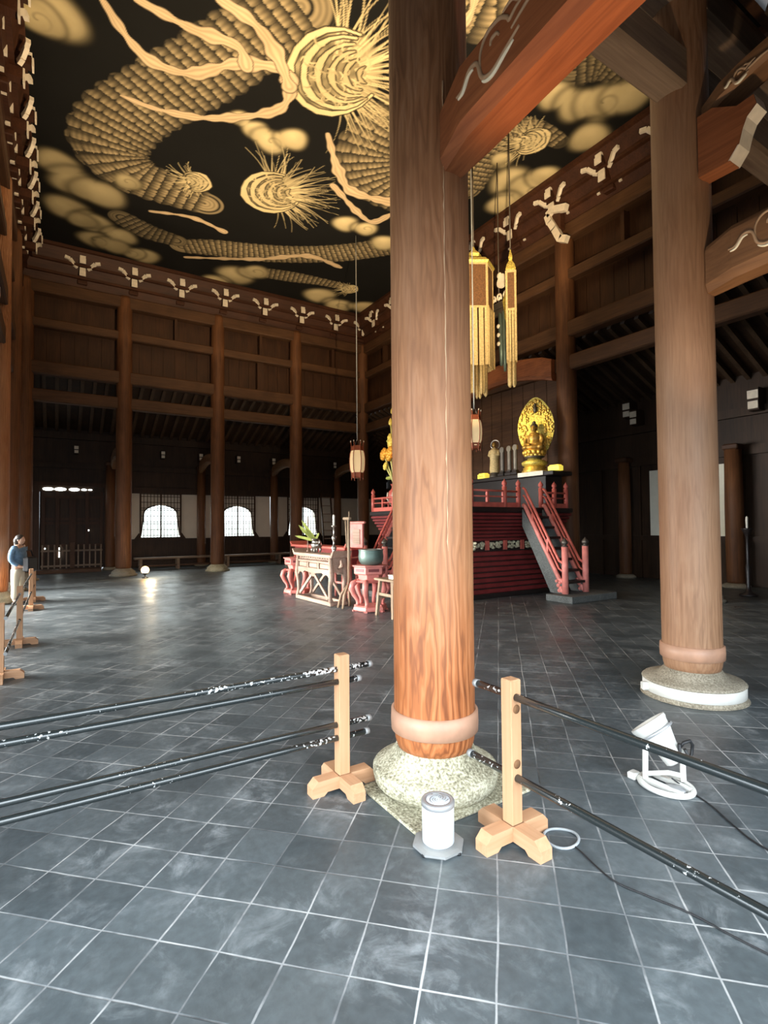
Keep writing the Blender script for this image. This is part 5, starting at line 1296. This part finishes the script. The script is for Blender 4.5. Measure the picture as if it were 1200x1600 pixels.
# ------------------------------------------------------------------ the visitor
def visitor():
    t = thing('person', 'visitor in blue denim jacket and cream trousers gazing across the hall', 'person', (-12.62, -.66, 0), math.radians(62)); t.scale = (.94, .94, .94)
    # local +x is the way she faces
    def skin(name, verts, edges, radii, mat, parent, root=0):
        me = bpy.data.meshes.new(name); me.from_pydata(verts, edges, []); me.update()
        o = bpy.data.objects.new(name, me); COL.objects.link(o); o.parent = parent
        md = o.modifiers.new('skin', 'SKIN'); md.use_smooth_shade = True
        for i, v in enumerate(me.skin_vertices[0].data):
            v.radius = radii[i] if isinstance(radii[i], tuple) else (radii[i], radii[i]); v.use_root = (i == root)
        sb = o.modifiers.new('sub', 'SUBSURF'); sb.levels = 2; sb.render_levels = 2
        me.materials.append(M[mat]); return o
    V = [(0, 0, .72), (0, 0, .88), (0, 0, 1.06), (.01, 0, 1.19), (.03, 0, 1.25), (.045, 0, 1.335)]
    Rr = [(.10, .13), (.09, .12), (.10, .14), (.08, .12), .042, .045]
    E_ = [(0, 1), (1, 2), (2, 3), (3, 4), (4, 5)]
    for s_ in (-1, 1):
        i = len(V); V += [(0, s_ * .085, .66), (.01, s_ * .085, .40), (-.01, s_ * .085, .09), (.10, s_ * .09, .035)]; Rr += [.075, .055, .04, .035]
        E_ += [(0, i), (i, i + 1), (i + 1, i + 2), (i + 2, i + 3)]
        i = len(V); V += [(.0, s_ * .17, 1.17), (-.02, s_ * .20, .93), (.12, s_ * .12, .80), (.17, s_ * .09, .79)]; Rr += [.05, .04, .03, .026]
        E_ += [(3, i), (i, i + 1), (i + 1, i + 2), (i + 2, i + 3)]
    body = skin('body', V, E_, Rr, 'skin', t)
    # head with face, merged look
    hd = MB().ell((.055, 0, 1.35), (.078, .066, .10), 20, 14); hd.ell((.13, 0, 1.34), (.016, .012, .02), 8, 6); hd.ell((.115, 0, 1.30), (.014, .024, .008), 8, 6)
    for s_ in (-1, 1): hd.ell((.045, s_ * .066, 1.345), (.016, .009, .026), 8, 6)
    h_ = hd.build('head', 'skin', t)
    ey = MB()
    for s_ in (-1, 1): ey.ell((.122, s_ * .027, 1.362), (.008, .010, .006), 8, 6)
    ey.build('eyes', 'hair', h_)
    hr = MB().ell((.03, 0, 1.385), (.088, .078, .085), 18, 12).ell((-.01, 0, 1.33), (.072, .078, .10), 16, 10).ell((-.02, 0, 1.26), (.05, .07, .06), 12, 8)
    hr.build('hair', 'hair', t)
    for s_ in (-1, 1):
        for k in range(5):
            y0 = s_ * .09 + (k - 2) * .013; MB().tube([(.165, y0, .79), (.19 + .005 * (k == 2), y0, .775), (.20, y0, .75)], [.0085, .008, .006], 6).build('finger', 'skin', body)
    J = [(0, 0, .78), (0, 0, .90), (0, 0, 1.06), (.01, 0, 1.19), (.025, 0, 1.245)]
    JR = [(.125, .155), (.115, .145), (.12, .165), (.095, .14), (.055, .06)]; JE = [(0, 1), (1, 2), (2, 3), (3, 4)]
    for s_ in (-1, 1):
        i = len(J); J += [(.0, s_ * .18, 1.17), (-.02, s_ * .215, .94), (.10, s_ * .135, .815)]; JR += [.065, .058, .045]; JE += [(3, i), (i, i + 1), (i + 1, i + 2)]
    skin('denim_jacket', J, JE, JR, 'denim', t)
    T = [(0, 0, .80), (0, 0, .70)]; TR = [(.11, .14), (.115, .15)]; TE = [(0, 1)]
    for s_ in (-1, 1):
        i = len(T); T += [(0, s_ * .09, .62), (.01, s_ * .09, .36), (-.005, s_ * .09, .10)]; TR += [.088, .075, .07]; TE += [(1, i), (i, i + 1), (i + 1, i + 2)]
    skin('trousers', T, TE, TR, 'cream_cloth', t)
    for s_ in (-1, 1): MB().ell((.05, s_ * .09, .035), (.11, .045, .035), 12, 8).build('shoe', 'bag', t)
visitor()
hb = thing('shoulder_bag', 'black bag held in front of the visitor in denim', 'bag', (-12.50, -.45, .64), math.radians(62))
MB().box((0, 0, .15), (.12, .30, .30), bev=.03).build('bag_body', 'bag', hb)
MB().tube([(0, -.1, .28), (-.03, -.07, .42), (-.03, .07, .42), (0, .1, .28)], .012, 8).build('strap', 'bag', hb)

# ------------------------------------------------------------------ light
w = bpy.data.worlds.new('world'); sc.world = w; w.use_nodes = True
bg = w.node_tree.nodes['Background']; bg.inputs[0].default_value = (0.80, 0.91, 1.0, 1); bg.inputs[1].default_value = 2.0
wt = w.node_tree; wc = wt.nodes.new('ShaderNodeTexCoord'); ws = wt.nodes.new('ShaderNodeSeparateXYZ'); wt.links.new(wc.outputs['Generated'], ws.inputs[0])
wt.links.new(ramp(wt, ws.outputs[2], [(0.0, (0.10, 0.10, 0.095)), (0.02, (0.80, 0.91, 1.0))]), bg.inputs[0])
def aim(o, loc, target):
    o.location = loc; o.rotation_euler = (Vector(target) - Vector(loc)).to_track_quat('-Z', 'Y').to_euler()
def area(name, loc, target, sx, sy, power, col, spread=None):
    l = bpy.data.lights.new(name, 'AREA'); l.shape = 'RECTANGLE'; l.size = sx; l.size_y = sy; l.energy = power; l.color = col
    if spread: l.spread = spread
    o = bpy.data.objects.new(name, l); COL.objects.link(o); aim(o, loc, target); return o
def spot(name, loc, target, power, col, ang, blend=.6, r=.08):
    l = bpy.data.lights.new(name, 'SPOT'); l.energy = power; l.color = col; l.spot_size = math.radians(ang); l.spot_blend = blend; l.shadow_soft_size = r
    o = bpy.data.objects.new(name, l); COL.objects.link(o); aim(o, loc, target); return o
def point(name, loc, power, col, r=.3):
    l = bpy.data.lights.new(name, 'POINT'); l.energy = power; l.color = col; l.shadow_soft_size = r
    o = bpy.data.objects.new(name, l); COL.objects.link(o); o.location = loc; return o
DAY = (0.82, 0.92, 1.0); WARM = (1.0, 0.76, 0.46)
# daylight through the open doors behind and to the left
area('door_daylight', (OE - .02, .6, 1.6), (-3, 1.6, -1.2), 6.0, 2.8, 185, DAY, math.radians(115))
area('south_door_daylight', (-12.0, OS + .02, 1.6), (-10.0, 2.0, -.6), 9.0, 3.0, 900, (0.97, 0.96, 0.92), math.radians(70))
area('near_south_daylight', (-2.0, OS + .02, 1.6), (-3, 2, -1.2), 3.6, 3.0, 150, DAY, math.radians(85))
# floodlights aimed at the painting
spot('flood_a', (-2.9, 3.3, 3.0), (-9.4, 5.0, 9.7), 4300, WARM, 86, .7)
spot('flood_b', (-13.0, 4.4, .6), (-10.8, 4.0, 9.7), 1500, WARM, 66, .8)
spot('right_beam_flood', (-1.2, 3.3, .5), (-1.9, 4.7, 4.7), 260, (1.0, .74, .46), 46)
area('window_daylight', (-22.7, 6.3, 1.9), (-10, 6.3, 1.9), 9.6, 2.6, 420, (0.93, 1.0, 0.97))
spot('flood_c', (-15.5, 8.0, .6), (-13.5, 6.0, 9.7), 900, WARM, 80, .8)
spot('beam_flood', (-1.0, 2.55, .5), (-.95, 1.9, 3.6), 300, (1.0, .50, .20), 42)
spot('beam_face_fill', (-2.2, -.9, .9), (-1.55, 1.7, 3.75), 75, (1.0, .74, .46), 24)  # unseen fill spot added to brighten the beam's carved face
spot('statue_spot', (-9.2, 7.4, 4.6), (-8.7, 9.7, 3.5), 190, (1.0, .78, .30), 42)
spot('banner_spot', (-6.6, 5.0, 2.4), (-8.4, 8.0, 5.8), 300, (1.0, .82, .52), 40)
spot('flower_fill', (-11.0, 5.6, 3.2), (-11.5, 7.4, 3.6), 60, (1.0, .85, .45), 50)  # unseen fill spot added to light the vase and flowers
point('lamp_on_floor', (-16.75, 2.35, .32), 30, WARM, .08)
# unseen warm fill lamp added under the ceiling to lift the core's shadows
area('core_fill', (-10.3, 4.7, 9.3), (-10.3, 4.7, 0), 12, 9, 150, (1.0, .66, .34))

sc.view_settings.view_transform = 'Standard'
sc.view_settings.look = 'None'
sc.view_settings.exposure = 0.35
sc.cycles.use_denoising = True
sc.cycles.max_bounces = 8
sc.cycles.diffuse_bounces = 4
sc.cycles.sample_clamp_indirect = 6.0
